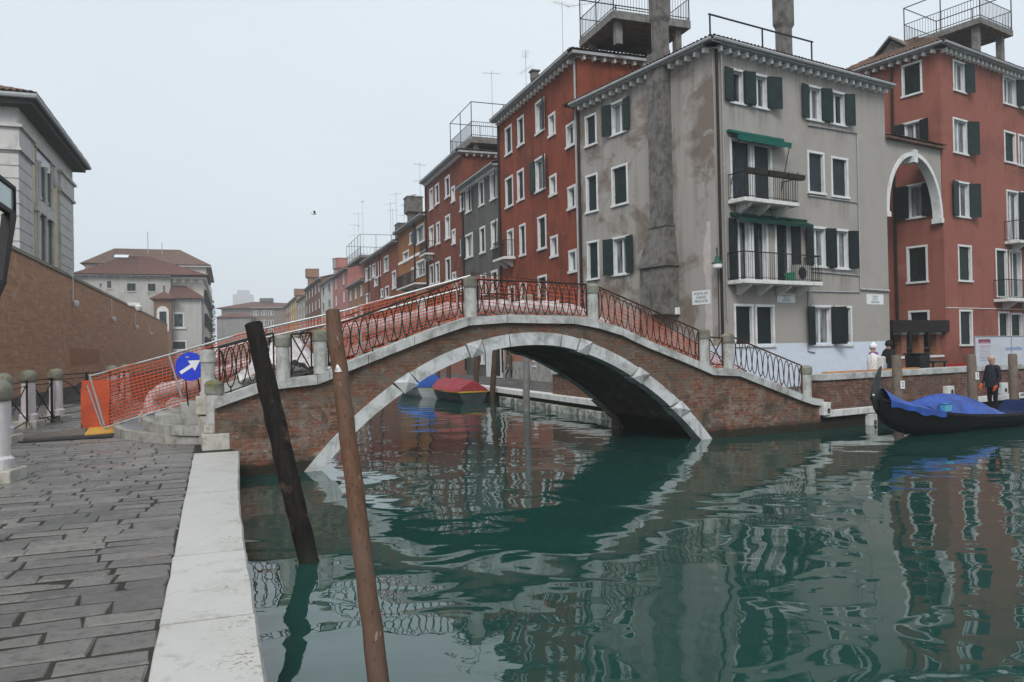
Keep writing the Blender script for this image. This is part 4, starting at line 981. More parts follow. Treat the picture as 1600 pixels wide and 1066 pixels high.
w3 = MB(); w3.add([(wl2 - .5, -6.6, zz), (wr2 + .5, -6.6, zz), (wr2 + .5, .3, zz), (wl2 - .5, .3, zz), (wl2 + 3, -2, zz + 1.5), (wr2 - 3, -2, zz + 1.5)], [(0, 1, 5, 4), (1, 2, 5), (2, 3, 4, 5), (3, 0, 4)]); w3.build('wing_roof', [M['tile_red']], FE.e, fix=False)
FE.chimney(FE.px('F', 407, 472)[0], 9, FE.H + 1, FE.px('F', 407, 467, 9)[1], 3.0, 2.2, M['soot'])
tw = thing('distant_tower', 'broad tower fading into the mist behind the far building', 'tower', atY(382, 553, 1250) * Vector((1, 1, 0)), R(15))
m = MB(); zt = atY(382, 461, 1250).z; m.box((-15, -15, 0), (15, 15, zt)); m.build('shaft', [M['pl_end2']], tw)
m = MB(); m.box((-9, -9, zt), (9, 9, zt + 7)); m.build('belfry', [M['pl_end2']], tw)
# ---------------------------------------------------------------- left bank: long brick wall, ornate pavilion, villa
pw_ = q(-8.55, 0); ax = lambda x, y: onwall((pw_.x, pw_.y), QA + math.pi / 2, x, y)
yend = ax(262, 540)[0]; ztop = ax(20, 378)[1]
BW_ = thing('long_brick_wall', 'long high brick wall with a mossy coping running beside the left quay', 'wall', pw_, QA)
m = MB(); m.box((-.6, 12, -.5), (0, yend, ztop - .35)); m.build('brickwork', [M['br_prison']], BW_)
m = MB(); n = 60
for i in range(n):
    a, b = 12 + (yend - 12) * i / n, 12 + (yend - 12) * (i + 1) / n
    m.hexa([(-.7, a, ztop - .35), (.07, a, ztop - .35), (.07, b, ztop - .35), (-.7, b, ztop - .35), (-.34, a, ztop), (-.26, a, ztop + wr_.uniform(-.02, .02)), (-.26, b, ztop), (-.34, b, ztop)])
m.build('coping', [stone('mossy_coping', (.10, .085, .06), (.05, .045, .035), .8, .4, .6, moss=.5)], BW_)
m = MB(); a0, a1 = ax(110, 560)[0], ax(155, 560)[0]; zz = ax(130, 568)[1]
m.box((-.01, a0, zz - .1), (.012, a1, ax(130, 545)[1])); m.build('brick_patch', [plain('fresh_brick_patch', (.36, .165, .085), .9, .2, 5)], BW_)
cams = [(112, 432, 472), (173, 468, 497), (210, 490, 510), (233, 508, 520)]
CAMOB = []
for i, (x, y0, y1) in enumerate(cams):
    a, zt = ax(x, y0); zb = ax(x, y1)[1]
    c = thing('security_camera', ['white camera box on a cable, nearest of the row along the brick wall', 'white dome camera on a drop pipe, second of the wall', 'small pale camera on a thin drop pipe, third along the brick wall', 'small white camera near the far end of the brick wall'][i], 'camera', q(-8.55, a, zb), QA, 'cameras on the long wall')
    m = MB(); m.tube([(.06, 0, .1), (.06, 0, zt - zb)], .035, 6); m.tube([(.06, 0, zt - zb), (-.1, .0, zt - zb + .12)], .03, 6); m.build('drop_pipe', [M['white']], c)
    m = MB(); m.lathe([(.02, -.30), (.14, -.24), (.17, -.1), (.17, .02), (.05, .1)], (.2, 0, 0), 12); m.build('housing', [M['white']], c, smooth=True)
a, zz = ax(201, 479); c = thing('dome_camera', 'large white dome camera on an arm over the coping of the brick wall', 'camera', q(-8.55, a, zz), QA)
m = MB(); m.box((-.1, -.1, .05), (.95, .1, .35)); m.build('arm', [M['white']], c, bevel=.03)
m = MB(); m.lathe([(.06, -.45), (.2, -.40), (.28, -.25), (.3, 0), (.22, .12)], (.85, 0, 0), 14); hd = m.build('housing', [M['white']], c, smooth=True)
m = MB(); m.lathe([(.05, -.5), (.17, -.46), (.22, -.34)], (.85, 0, 0), 14); m.build('lens_dome', [M['black']], hd, smooth=True)
# ornate pavilion behind the wall
op = q(-9.7, 0); a = onwall((op.x, op.y), QA + math.pi / 2, 27, 300)[0]; o_ = q(-9.7, a)
M['rust_st'] = stone('grey_rusticated_stone', (.54, .53, .51), (.25, .24, .22), .5, .5, .72, scale=1.2)
M['cream'] = plaster('cream_plaster', (.66, .58, .39), (.45, .39, .28), None, .4, seed=23, streak=.25)
OR = House('ornate_pavilion', 'ornate cream pavilion with rusticated stone corners and deep dark eaves behind the brick wall', (o_.x, o_.y), QA + math.pi / 2, 12, 14, 15, M['cream'], cat='building')
OR.W = OR.px('F', 111, 350)[0]; OR.H = OR.px('F', 28, 172)[1]
OR.body(sides='LRB')
def lancet(h, xs, x2, yt, yb, point):
    s0, s1, z0, z1 = h.rect('F', xs, x2, yt, yb); P = h.P('F'); w = s1 - s0; mid = (s0 + s1) / 2
    f = MB(); f.pbox(P, s0 - .25, s0, z0, z1, -.07, .02); f.pbox(P, s1, s1 + .25, z0, z1, -.07, .02)
    f.pbox(P, s0 - .35, s1 + .35, z0 - .35, z0, -.16, .02)
    if point:
        for sg, e in ((1, s0 - .25), (-1, s1 + .25)):
            pts = [(e, z1)] + [(mid - sg * (mid - s0 + .25 if sg > 0 else s1 + .25 - mid) * math.cos(t_), z1 + w * .75 * math.sin(t_)) for t_ in np.linspace(0, math.pi / 2, 7)][1:]
            for (a0, b0), (a1, b1) in zip(pts[:-1], pts[1:]):
                f.hexa([P(a0, b0 - .25, -.07), P(a1, b1 - .25, -.07), P(a1, b1 - .25, .02), P(a0, b0 - .25, .02), P(a0, b0, -.07), P(a1, b1, -.07), P(a1, b1, .02), P(a0, b0, .02)])
    else: f.pbox(P, s0 - .4, s1 + .4, z1, z1 + .45, -.22, .02)
    wo = f.build('window', [M['rust_st']], h.e)
    g = MB(); g.pbox(P, s0, s1, z0, z1 + (w * .55 if point else 0), -.03, -.01); g.build('pane', [M['glass']], wo)
    for xx in (s0 + .12, mid, s1 - .12): c = MB(); c.lathe([(.16, 0), (.16, .15), (.11, .2), (.10, z1 - z0 - .25), (.17, z1 - z0 - .1), (.17, z1 - z0)], P(xx, z0, -.09), 10); c.build('column', [M['rust_st']], wo, smooth=True)
lancet(OR, 57, 78, 262, 320, True); lancet(OR, 56, 80, 340, 420, False)
for side, (xa, xb) in enumerate(((27, 47), (90, 111))):
    s0, s1 = OR.px('F', xa, 300)[0], OR.px('F', xb, 330)[0]; zc = OR.H - 2.3
    m = MB(); z = 0; bh = .62
    while z < zc - .1:
        e = min(z + bh - .05, zc); m.box((s0 - (.3 if side == 0 else 0), -.14, z), (s1, (2.6 if side == 0 else .1), e)); m.box((s0 - (.24 if side == 0 else -.05), -.10, e - .001), (s1 - .05, (2.5 if side == 0 else .1), e + .05)); z += bh
    m.build('corner_pilaster', [M['rust_st']], OR.e)
    m = MB()
    for k, (o1, h0, h1) in enumerate(((.0, 0, .12), (.14, .12, .26), (.05, .26, 1.25), (.2, 1.25, 1.4))): m.box((s0 - .3 * (side == 0) - o1, -.14 - o1, zc + h0), (s1 + o1, (2.6 if side == 0 else .1) + o1, zc + h1 - .002))
    m.build('capital', [M['rust_st']], OR.e)
m = MB(); P = OR.P('F'); s_, z_ = OR.px('F', 84.5, 277); m.lathe([(.5, 0), (.5, .08), (.38, .16), (.3, .1)], (0, 0, 0), 18)
md = m.build('medallion', [M['rust_st']], OR.e, smooth=True); md.location = (s_, -.002, z_); md.rotation_euler = (R(90), 0, 0); md.scale = (.8, 1.3, 1)
fz = MB(); fz.box((-.1, -.12, OR.H - .95), (OR.W + .05, .05, OR.H)); fz.box((-.12, -.06, OR.H - .95), (.02, OR.D, OR.H)); fz.build('frieze', [M['rust_st']], OR.e)
ev = MB(); ov = .85; ev.box((-ov, -ov, OR.H), (OR.W + ov * .5, OR.D, OR.H + .22)); ev.box((-ov - .15, -ov - .15, OR.H + .22), (OR.W + ov * .5 + .15, OR.D, OR.H + .5))
ev.build('eaves', [plain('dark_eaves_timber', (.05, .047, .044), .8, .3, 4)], OR.e)
gu = MB(); gu.tube([(-ov - .2, OR.D, OR.H + .36), (-ov - .2, -ov - .2, OR.H + .36), (OR.W + ov * .5 + .2, -ov - .2, OR.H + .36)], .13, 8); gu.build('gutter', [M['gutter']], OR.e)
rf = MB(); z = OR.H + .5; a_ = (-ov - .2, -ov - .2, z); b_ = (OR.W + ov * .5 + .2, -ov - .2, z); c_ = (OR.W - 2, 6, z + 2.4); d_ = (5, 6, z + 2.4)
tile_slope(rf, a_, b_, c_, d_, pitch=.3, amp=.09); tile_slope(rf, (-ov - .2, OR.D, z), a_, d_, (5, OR.D, z + 2.4), pitch=.3, amp=.09)
rf.build('roof', [M['tile']], OR.e, fix=False)
# villa at the end of the wall
ZV = 123.0; vp = atY(112, 553, ZV); M['vgrey'] = plaster('grey_villa_plaster', (.46, .45, .43), (.30, .29, .265), None, .5, seed=30, streak=.25)
M['vcream'] = plaster('cream_villa_plaster', (.72, .70, .63), (.50, .48, .43), None, .5, seed=31, streak=.25)
V = House('grey_villa', 'large grey and cream villa with red hipped roofs and skylights beyond the brick wall', (vp.x, vp.y), QA, 20, 16, 14, M['vgrey'], cat='building')
xx = lambda x, off=0: V.px('F', x, 470, off)[0]; zz = lambda x, y, off=0: V.px('F', x, y, off)[1]
V.W = xx(267); V.H = zz(220, 431)
for r_ in ((196.5, 214, 441, 456.5), (229, 245, 441.5, 457)): V.win('F', V.rect('F', *r_), 'closed', t=.2, fm=M['vgrey'])
for r_ in ((165, 176, 437, 452), (154, 160, 442, 449)): V.win('F', V.rect('F', *r_), 'glass', t=.2, simple=True, fm=M['vgrey'])
V.body(); V.cornice('F', dent=1.2, over=.7)
m = MB(); x1c = xx(318, 1.5); m.box((V.W - .3, 1.5, -1), (x1c, 60, zz(290, 437, 1.5))); cbk = m.build('cream_block', [M['vcream']], V.e)
m = MB(); ze = zz(290, 437, 1.5); m.box((V.W - .2, .6, ze), (x1c + .5, 60, ze + .35)); k = V.W + .3
while k < x1c: m.box((k, .9, ze - .6), (k + .5, 1.52, ze - .002)); k += 1.3
m.build('cornice', [M['dentil']], V.e)
def hiproof(x0, x1, y0, y1, z, xa, xb, ym, zt, mat, name='roof'):
    r = MB(); tile_slope(r, (x0, y0, z), (x1, y0, z), (xb, ym, zt), (xa, ym, zt), pitch=.34, amp=.08)
    tile_slope(r, (x1, y0, z), (x1, y1, z), (xb, ym, zt), (xb, ym, zt), pitch=.6, amp=.08); tile_slope(r, (x0, y1, z), (x0, y0, z), (xa, ym, zt), (xa, ym, zt), pitch=.6, amp=.08)
    r.quad((x0, y1, z), (x1, y1, z), (xb, ym, zt), (xa, ym, zt)); r.quad((x0, y0, z - .02), (x1, y0, z - .02), (x1, y1, z - .02), (x0, y1, z - .02))
    return r.build(name, [M[mat]], V.e, fix=False)
hiproof(xx(113), x1c + .9, -.9, 18, V.H + .1, xx(200, 8), xx(232, 8), 8, zz(214, 401, 8), 'tile_red')
mu = MB(); xu0, xu1 = xx(133, 14), xx(322, 14); zu = zz(290, 415, 14); mu.box((xu0, 14, -1), (xu1, 75, zu)); mu.build('upper_block', [M['vcream']], V.e)
hiproof(xu0 - .6, xu1 + .9, 13, 50, zu, xx(181, 24), xx(281, 24), 24, zz(220, 389.5, 24), 'tile')
m = MB(); m.box((xx(279, 13.2), 13.2, zu - .3), (xu1 + .95, 13.6, zu + .01)); m.build('eaves_board', [M['dentil']], V.e)
for (x, y, x2, y2) in ((154, 411.5, 170, 418.5), (178, 397, 200, 402)):
    a, b = V.px('F', x, y2, 3.5 if x < 170 else 6.5), V.px('F', x2, y, 3.5 if x < 170 else 6.5); o2 = 3.5 if x < 170 else 6.5
    m = MB(); m.hexa([(a[0], o2, a[1]), (b[0], o2, a[1]), (b[0], o2 + .2, a[1] - .1), (a[0], o2 + .2, a[1] - .1), (a[0], o2 + 1.2, b[1]), (b[0], o2 + 1.2, b[1]), (b[0], o2 + 1.4, b[1] - .1), (a[0], o2 + 1.4, b[1] - .1)])
    m.build('skylight', [plain('skylight_glass', (.6, .64, .68), .15, .08, 3)], V.e)
# front wing with orange lean-to roof, niche turret
o5 = -5.0; xw0, xw1 = xx(266, o5), xx(314.5, o5); zw = zz(290, 467, o5)
m = MB(); m.box((xw0, o5, -1), (xw1, 1.4, zw)); m.build('front_wing', [M['vgrey']], V.e)
r = MB(); tile_slope(r, (xw0 - .3, o5 - .7, zw), (xw1 + .7, o5 - .7, zw), (xx(290, 1.4), 1.4, zz(272, 447, 1.4)), (xw0 - .3, 1.4, zz(272, 447, 1.4)), pitch=.34, amp=.08)
tile_slope(r, (xw1 + .7, o5 - .7, zw), (xw1 + .7, 1.4, zw), (xx(290, 1.4), 1.4, zz(272, 447, 1.4)), (xx(290, 1.4), 1.4, zz(272, 447, 1.4)), pitch=.5)
r.build('lean_to_roof', [M['tile_red']], V.e, fix=False)
def flatwin(x, x2, yt, yb, off, mat='shutter3', fm='frame'):
    P = V.P('F', off); a = V.px('F', x, (yt + yb) / 2, off)[0]; b = V.px('F', x2, (yt + yb) / 2, off)[0]; z0 = V.px('F', x, yb, off)[1]; z1 = V.px('F', x, yt, off)[1]
    f = MB(); t = .22
    f.pbox(P, a, a + t, z0, z1, -.1, .02); f.pbox(P, b - t, b, z0, z1, -.1, .02); f.pbox(P, a + t, b - t, z1 - t, z1, -.1, .02); f.pbox(P, a - .2, b + .2, z0 - .15, z0 + t, -.2, .02)
    w = f.build('window', [M[fm]], V.e); g = MB(); g.pbox(P, a + t, b - t, z0 + t, z1 - t, -.04, .01); g.build('shutter' if mat != 'glass' else 'pane', [M[mat]], w)
flatwin(270, 288, 488.5, 513, o5, 'glass'); flatwin(268, 292, 532, 548, o5, 'shutter')
o6 = -6.2; xn0, xn1 = xx(240, o6), xx(268, o6); zn = zz(253, 467, o6)
m = MB(); m.box((xn0, o6, -1), (xn1, .2, zn)); m.build('niche_turret', [brick('turret_brick', (.28, .16, .1), (.2, .11, .07), (.26, .2, .16))], V.e)
m = MB(); xc = (xn0 + xn1) / 2; hw = (xn1 - xn0) / 2 + .6; zt = zz(253, 454, o6 + 2)
m.add([(xc - hw, o6 - .6, zn), (xc + hw, o6 - .6, zn), (xc + hw, .4, zn), (xc - hw, .4, zn), (xc, -2.8, zt)], [(0, 1, 4), (1, 2, 4), (2, 3, 4), (3, 0, 4), (0, 3, 2, 1)])
m.box((xc - .12, -2.92, zt - .2), (xc + .12, -2.68, zt + .9)); m.build('turret_roof', [M['tile_red']], V.e, fix=False)
m = MB(); w = (xn1 - xn0) * .34; zs = zz(253, 488, o6)
ring = [(xc + w * math.cos(t_), zs + w * 1.1 * math.sin(t_)) for t_ in np.linspace(math.pi, 0, 13)]
m.prism(ring + [(xc + w, zs - 3), (xc - w, zs - 3)], lambda a, z, d: (a, d, z), o6 - .12, o6 + .05); nw = m.build('niche', [M['frame']], V.e)
m = MB(); m.box((xc - w * .55, o6 - .16, zs - 3), (xc + w * .6, o6 - .121, zs + .1)); m.build('pane', [M['glass']], nw)
# canal side of the villa: shutters, balconies and climbing plants seen edge on
xf = x1c
for j in range(10):
    for zf in (2.5, 6.5, 10.5):
        m = MB(); yv = 5 + j * 5.2; zf2 = min(zf, 9.4)
        m.box((xf - .05, yv, zf), (xf + .12, yv + 1.3, zf + 2.3)); wv = m.build('side_window', [M['frame']], V.e)
        m = MB(); m.box((xf + .06, yv - .7, zf), (xf + .5, yv - .1, zf + 2.2)); m.box((xf + .05, yv + 1.4, zf), (xf + .4, yv + 2, zf + 2.2)); m.build('shutter', [M['shutter3']], wv)
rn = random.Random(5); m = MB()
for i in range(1400):
    yv = rn.uniform(20, 58); z = rn.uniform(2, 13); cl = math.sin(yv * .7) + math.sin(z * .9 + yv * .2)
    if cl < .1: continue
    p = Vector((xf + rn.uniform(.1, 1.0), yv, z)); a = Vector((rn.uniform(-1, 1), rn.uniform(-1, 1), rn.uniform(-1, 1))) * .35; b = Vector((rn.uniform(-1, 1), rn.uniform(-1, 1), rn.uniform(-1, 1))) * .35
    m.add([p, p + a, p + b], [(0, 1, 2)])
m.build('climbing_plant', [plain('dark_ivy', (.03, .035, .02), .8, .5, 3, bump=0)], V.e, fix=False)
m = MB()
for (x, yv, h_) in ((18, 30, 5), (20, 32, 3)): m.tube([(xx(214) + (x - 18) * 1.2, 20, zz(214, 401)), (xx(214) + (x - 18) * 1.2, 20, zz(214, 401) + 2 + h_)], .07, 5)
m.build('antenna', [M['tube']], V.e)
# ---------------------------------------------------------------- glass canopy of the landing stage at the left edge
cp = q(-2.15, 0); acx = onwall((cp.x, cp.y), QA + math.pi / 2, 19, 300)[0]
CN = thing('glass_canopy', 'glass canopy with a dark steel frame at the left edge of the quay', 'canopy', cp, QA)
cz = lambda x, y: onwall((cp.x, cp.y), QA + math.pi / 2, x, y)
t1, t0 = cz(19, 297), cz(19, 331); m = MB(); m.box((-.012, acx - 4, t0[1]), (.012, acx, t1[1])); 
tg = NT('greenish_glass'); tg.col((.55, .72, .72)); tg.rough(.05); tg.b.inputs['Transmission Weight'].default_value = .7; tg.b.inputs['IOR'].default_value = 1.2
m.build('glass_panel', [tg.mat], CN)
m = MB(); m.box((-.03, acx - 4, t1[1]), (.03, acx + .02, t1[1] + .04)); m.box((-.03, acx - 4, t0[1] - .05), (.03, acx + .02, t0[1])); m.box((-.03, acx, t0[1] - .05), (.03, acx + .03, t1[1] + .04))
bt = cz(3, 440); m.box((-.05, bt[0] - 1.1, 0), (.05, bt[0] - .95, bt[1] - .5)); m.hexa([(-.05, bt[0] - 1.1, bt[1] - .52), (.05, bt[0] - 1.1, bt[1] - .52), (.05, bt[0] - .95, bt[1] - .6), (-.05, bt[0] - .95, bt[1] - .6), (-.05, bt[0] - .14, bt[1]), (.05, bt[0] - .14, bt[1]), (.05, bt[0] + .0, bt[1]), (-.05, bt[0] + .0, bt[1])])
m.hexa([(-.04, bt[0] - .14, bt[1]), (.04, bt[0] - .14, bt[1]), (.04, bt[0], bt[1]), (-.04, bt[0], bt[1]), (-.04, acx - .26, t0[1] - .06), (.04, acx - .26, t0[1] - .06), (.04, acx, t0[1] - .05), (-.04, acx, t0[1] - .05)])
m.build('steel_frame', [M['black']], CN)
# ---------------------------------------------------------------- stone bollards and railings of the left quay
def bollard_proto(label, loc):
    b = thing('stone_bollard', label, 'bollard', loc, R(10), 'stone bollards along the left quay')
    m = MB(); m.box((-.27, -.27, -.02), (.27, .27, .17)); m.build('base_block', [M['plinth']], b, bevel=.025)
    m = MB(); m.lathe([(.205, .171), (.205, .3), (.16, .34), (.148, 1.1), (.15, 1.12)], n=20); m.build('shaft', [M['bollard']], b, smooth=True)
    m = MB(); m.lathe([(.17, 1.08), (.185, 1.10), (.195, 1.14), (.195, 1.25), (.17, 1.31), (.11, 1.36), (.03, 1.375)], n=20); m.build('cap', [M['pillarcap']], b, smooth=True)
    return b
bl_pos = [gnd(-4, 752), gnd(4, 693), gnd(45, 668), gnd(88, 659)]
p5, p6 = atY(176, 640, 24.6), atY(196, 640, 28.0); p5.z = p6.z = 0
lbl = ['nearest pinkish stone bollard cut by the left edge of the quay', 'stone bollard just behind the nearest one by the left railing', 'pinkish stone bollard with mossy cap in the middle of the left railing', 'stone bollard on a square block with a weed at its foot', 'white stone bollard half hidden behind the orange netting', 'farther white stone bollard behind the orange netting']
bproto = bollard_proto(lbl[0], bl_pos[0])
for p, l in zip(bl_pos[1:] + [p5, p6], lbl[1:]): dup(bproto, p, R(10), l)
def fence(name, label, a, b, n=1, style='x', h=1.12):
    a, b = Vector(a), Vector(b); d = (b - a); L = d.length; f = thing(name, label, 'railing', a, math.atan2(d.y, d.x), 'iron railings between the quay bollards')
    m = MB(); m.tube([(0, 0, h), (L, 0, h)], .018); m.tube([(0, 0, h - .12), (L, 0, h - .12)], .012); m.tube([(0, 0, .16), (L, 0, .16)], .014); m.build('rail', [M['railiron']], f)
    for i in range(n + 1):
        x = .25 + (L - .5) * i / n; m = MB(); m.box((x - .03, -.02, 0), (x + .03, .02, h + .02)); m.build('upright', [M['railiron']], f)
    m = MB()
    for i in range(n):
        x0, x1 = .25 + (L - .5) * i / n, .25 + (L - .5) * (i + 1) / n
        if style == 'x': m.tube([(x0, .0, h - .12), (x1, 0, .18)], .016); m.tube([(x0, .02, .18), (x1, .02, h - .12)], .016)
        else:
            for sg in (0, 1): m.tube([(x0 + (x1 - x0) * u, .01 * sg, .2 + (h - .35) * (u ** .5 if sg else 1 - u ** 2)) for u in np.linspace(0, 1, 9)], .014)
            m.tube([(x0, 0, .45), (x1, 0, .45)], .011); m.tube([(x0, 0, .32), (x1, 0, .32)], .011)
    m.build('cross_bar', [M['railiron']], f); return f
fence('iron_railing', 'iron railing with crossed bars between the two nearest bollards', bl_pos[0], bl_pos[1], 2)
fence('iron_railing', 'iron railing with crossed bars before the mossy capped bollard', bl_pos[1], bl_pos[2], 1)
fence('iron_railing', 'short iron railing between the mossy bollard and the bollard with a weed', bl_pos[2], bl_pos[3], 1)
fence('iron_railing', 'long iron railing with curved bars from the weed bollard towards the netting', bl_pos[3], p5, 2, 'c', 1.2)
fence('iron_railing', 'iron railing behind the orange netting between the two white bollards', p5, p6, 1, 'x')
wd = thing('weed', 'green weed growing at the foot of a stone bollard', 'plant', gnd(77, 661)); m = MB(); rn = random.Random(2)
for i in range(90):
    th = rn.uniform(0, 6.28); r_ = rn.uniform(.02, .26); p = Vector((r_ * math.cos(th) * 1.5, r_ * math.sin(th), rn.uniform(.01, .16))); d = Vector((math.cos(th), math.sin(th), .8)) * rn.uniform(.05, .1); s_ = Vector((-math.sin(th), math.cos(th), 0)) * .022
    m.add([p - s_, p + d * .5 + s_ * 0.2 - s_, p + d, p + s_], [(0, 1, 2, 3)])
m.build('leaf', [plain('weed_green', (.05, .09, .025), .7, .4, 9, bump=0)], wd, fix=False)
# ramp plates on the paving
rp = thing('ramp_plate', 'black and yellow ramp plate laid on the paving before the orange netting', 'ramp', gnd(120, 680))
def flat(pts, z0, z1, name, mat, par):
    m = MB(); P_ = [gnd(x, y, 0) - par.location for x, y in pts]; n = len(P_)
    m.add([(p.x, p.y, z0) for p in P_] + [(p.x, p.y, z1) for p in P_], [tuple(range(n))[::-1], tuple(range(n, 2 * n))] + [(i, (i + 1) % n, n + (i + 1) % n, n + i) for i in range(n)])
    return m.build(name, [mat], par)
flat([(27, 692), (178, 679), (176, 684), (30, 693)], .001, .03, 'black_edge', plain('black_rubber', (.022, .024, .027), .7, .3, 6), rp)
flat([(40, 681), (135, 671), (132, 681), (30, 690)], -.01, .035, 'grey_plate', plain('grey_plate', (.13, .115, .10), .8, .25, 5), rp)
flat([(142, 668), (205, 664), (205, 670), (178, 678), (132, 681)], -.01, .04, 'yellow_plate', plain('yellow_rubber', (.55, .30, .06), .7, .2, 7), rp)
# ---------------------------------------------------------------- orange netting, scaffold rails and wrapped pipe on the bridge
M['orange'] = plain('orange_net_plastic', (.47, .085, .036), .6, .2, 3, bump=0); M['orange2'] = plain('faded_net_plastic', (.40, .10, .06), .6, .2, 3, bump=0)
def net(mb, top, bot, sx=.10, sz=.075, wh=.019, wv=.012, seed=1):
    rn = random.Random(seed); top = [Vector(p) for p in top]; bot = [Vector(p) for p in bot]
    L = [0]
    for a, b in zip(top[:-1], top[1:]): L.append(L[-1] + (b - a).length)
    n = max(2, int(L[-1] / sx)); rows = max(2, int(max((a - b).length for a, b in zip(top, bot)) / sz))
    def at(u, v):
        d = u * L[-1]; i = max(j for j in range(len(L) - 1) if L[j] <= d + 1e-9); w = (d - L[i]) / max(1e-6, L[i + 1] - L[i])
        p = (top[i].lerp(top[i + 1], w)).lerp(bot[i].lerp(bot[i + 1], w), v)
        nrm = (top[i + 1] - top[i]).cross(Vector((0, 0, 1))).normalized()
        return p + nrm * (.03 * math.sin(u * L[-1] * 2.2 + v * 3)) + Vector((0, 0, .02 * math.sin(u * L[-1] * 1.7 + 1.1) * v))
    G_ = [[at(i / n, j / rows) for i in range(n + 1)] for j in range(rows + 1)]
    up = Vector((0, 0, 1))
    for j in range(rows + 1):
        vs_ = []; h = wh * rn.uniform(.8, 1.25)
        for p in G_[j]: vs_ += [p - up * h / 2, p + up * h / 2]
        mb.add(vs_, [(2 * i, 2 * i + 2, 2 * i + 3, 2 * i + 1) for i in range(n)])
    for i in range(n + 1):
        t_ = (G_[0][min(i + 1, n)] - G_[0][max(i - 1, 0)]).normalized() * wv / 2; vs_ = []
        for j in range(rows + 1): vs_ += [G_[j][i] - t_, G_[j][i] + t_]
        mb.add(vs_, [(2 * j, 2 * j + 2, 2 * j + 3, 2 * j + 1) for j in range(rows)])
b0 = bl(gnd(168, 674)); bpk = (5.1, 2.0)
w0 = bw(b0.x, b0.y, 0); w1 = bw(bpk[0], bpk[1], 0); nang = math.atan2(w1.y - w0.y, w1.x - w0.x)
NL = (w1 - w0).length; nz = lambda x, y: onwall((w0.x, w0.y), nang, x, y)
def np_(s, z): return Vector((w0.x + math.cos(nang) * s, w0.y + math.sin(nang) * s, z))
NF = thing('safety_netting', 'orange safety netting hung on scaffold tubes along the bridge steps', 'safety netting')
topp = [nz(x, y) for x, y in ((141, 588), (264, 554.6), (384, 520), (540, 485), (735, 431))]
botp = [nz(x, y) for x, y in ((166, 668), (292, 628))]
zdeck = lambda s: max(.1, tz(bl(np_(s, 0)).x) - .2)
bz = lambda s: float(np.interp(s, [botp[0][0], botp[1][0], 5, NL], [botp[0][1], botp[1][1], zdeck(5) - .05, zdeck(NL)]))
m = MB(); net(m, [np_(s, z) for s, z in topp], [np_(max(botp[0][0], s + (.4 if i == 0 else 0)), bz(max(botp[0][0], s))) for i, (s, z) in enumerate(topp)], seed=2)
nn_ = Matrix.Rotation(0, 4, 'Z')
R2 = [(5.1, 2.0, None), (7.2, 2.0, None), (9.0, 2.0, None), (10.5, 2.0, None), (13.0, 1.9, None)]
bru = BR
def onb(x, y, n=2.0):
    o = bw(0, n, 0); return onwall((o.x, o.y), BR, x, y)
rtop = [onb(x, y) for x, y in ((737, 427), (925, 447), (1000, 484), (1085, 535), (1165, 580))]
net(m, [bw(s, 2.0, z) for s, z in rtop], [bw(s, 2.0, tz(s) - .2) for s, z in rtop], sx=.13, sz=.10, wh=.016, wv=.011, seed=3)
m.build('net', [M['orange']], NF, fix=False)
m = MB(); bpts = [onb(x, y, 2.5) for x, y in ((940, 470), (1060, 520), (1175, 590), (1225, 600))]
net(m, [bw(s, 2.6, z) for s, z in bpts], [bw(s, 2.6, tz(s) - .2) for s, z in bpts], sx=.14, sz=.10, wh=.014, wv=.010, seed=5); m.build('faded_net', [M['orange2']], NF, fix=False)
m = MB(); m.tube([np_(s, z) for s, z in topp], .024, 8); m.tube([np_(s + .2, z - .14 - .012 * i) for i, (s, z) in enumerate(topp)][1:], .022, 8)
m.tube([np_(*botp[0]), np_(*botp[1])], .022, 8); m.tube([np_(topp[0][0] - .02, topp[0][1] + .04), np_(botp[0][0], -.02)], .026, 8)
m.tube([np_(*topp[1]) , np_(nz(289, 638)[0], nz(289, 638)[1])], .024, 8); m.tube([np_(topp[0][0] - .07, topp[0][1] - .2), np_(botp[0][0]-.1, .12)], .022, 8)
for f in (.45, .7, .97): s = NL * f; m.tube([np_(s, float(np.interp(s, [a for a, _ in topp], [b for _, b in topp])) + .05), np_(s, bz(s) - .1)], .022, 8)
m.build('scaffold_tube', [M['tube']], NF, smooth=True)
m = MB(); m.tube([bw(s, 1.98, z) for s, z in rtop], .012, 6)
for s, z in rtop: m.tube([bw(s, 1.98, z + .03), bw(s, 1.98, tz(s) - .25)], .016, 6)
m.build('net_post', [M['rust']], NF)
NB = thing('orange_barrier', 'dense orange mesh barrier standing at the foot of the bridge steps', 'barrier')
m = MB(); c0_ = gnd(128, 671); c1_ = gnd(172, 669); c2_ = gnd(270, 634, .15); up = Vector((0, 0, 1.10))
net(m, [c0_ + up, c1_ + up], [c0_, c1_], .03, .035, .030, .022, 6); net(m, [c1_ + up, (c1_ + c2_) / 2 + up * .98, c2_ + up * .80], [c1_ + Vector((0, 0, .05)), (c1_ + c2_) / 2 + Vector((0, 0, .1)), c2_ + Vector((0, 0, .1))], .045, .045, .022, .014, 8)
m.build('mesh', [M['orange']], NB, fix=False)
m = MB()
for c_ in (c0_, c1_, c2_): m.tube([c_, c_ + up * .99], .016, 6)
m.build('stake', [M['rust']], NB)
t = NT('white_plastic_wrap'); f = t.noise(t.obj(), 5, 6, .7, 1.0); t.col(t.ramp(f, .35, .65, (.42, .36, .35), (.78, .76, .77))); t.rough(.28); t.bump(f, 1.0, .06); t.b.inputs['Subsurface Weight'].default_value = 0
M['wrap'] = t.mat
pn_ = Vector((-math.sin(nang), math.cos(nang), 0)); po_ = w0 + pn_ * .42; pz = lambda x, y: onwall((po_.x, po_.y), nang, x, y)
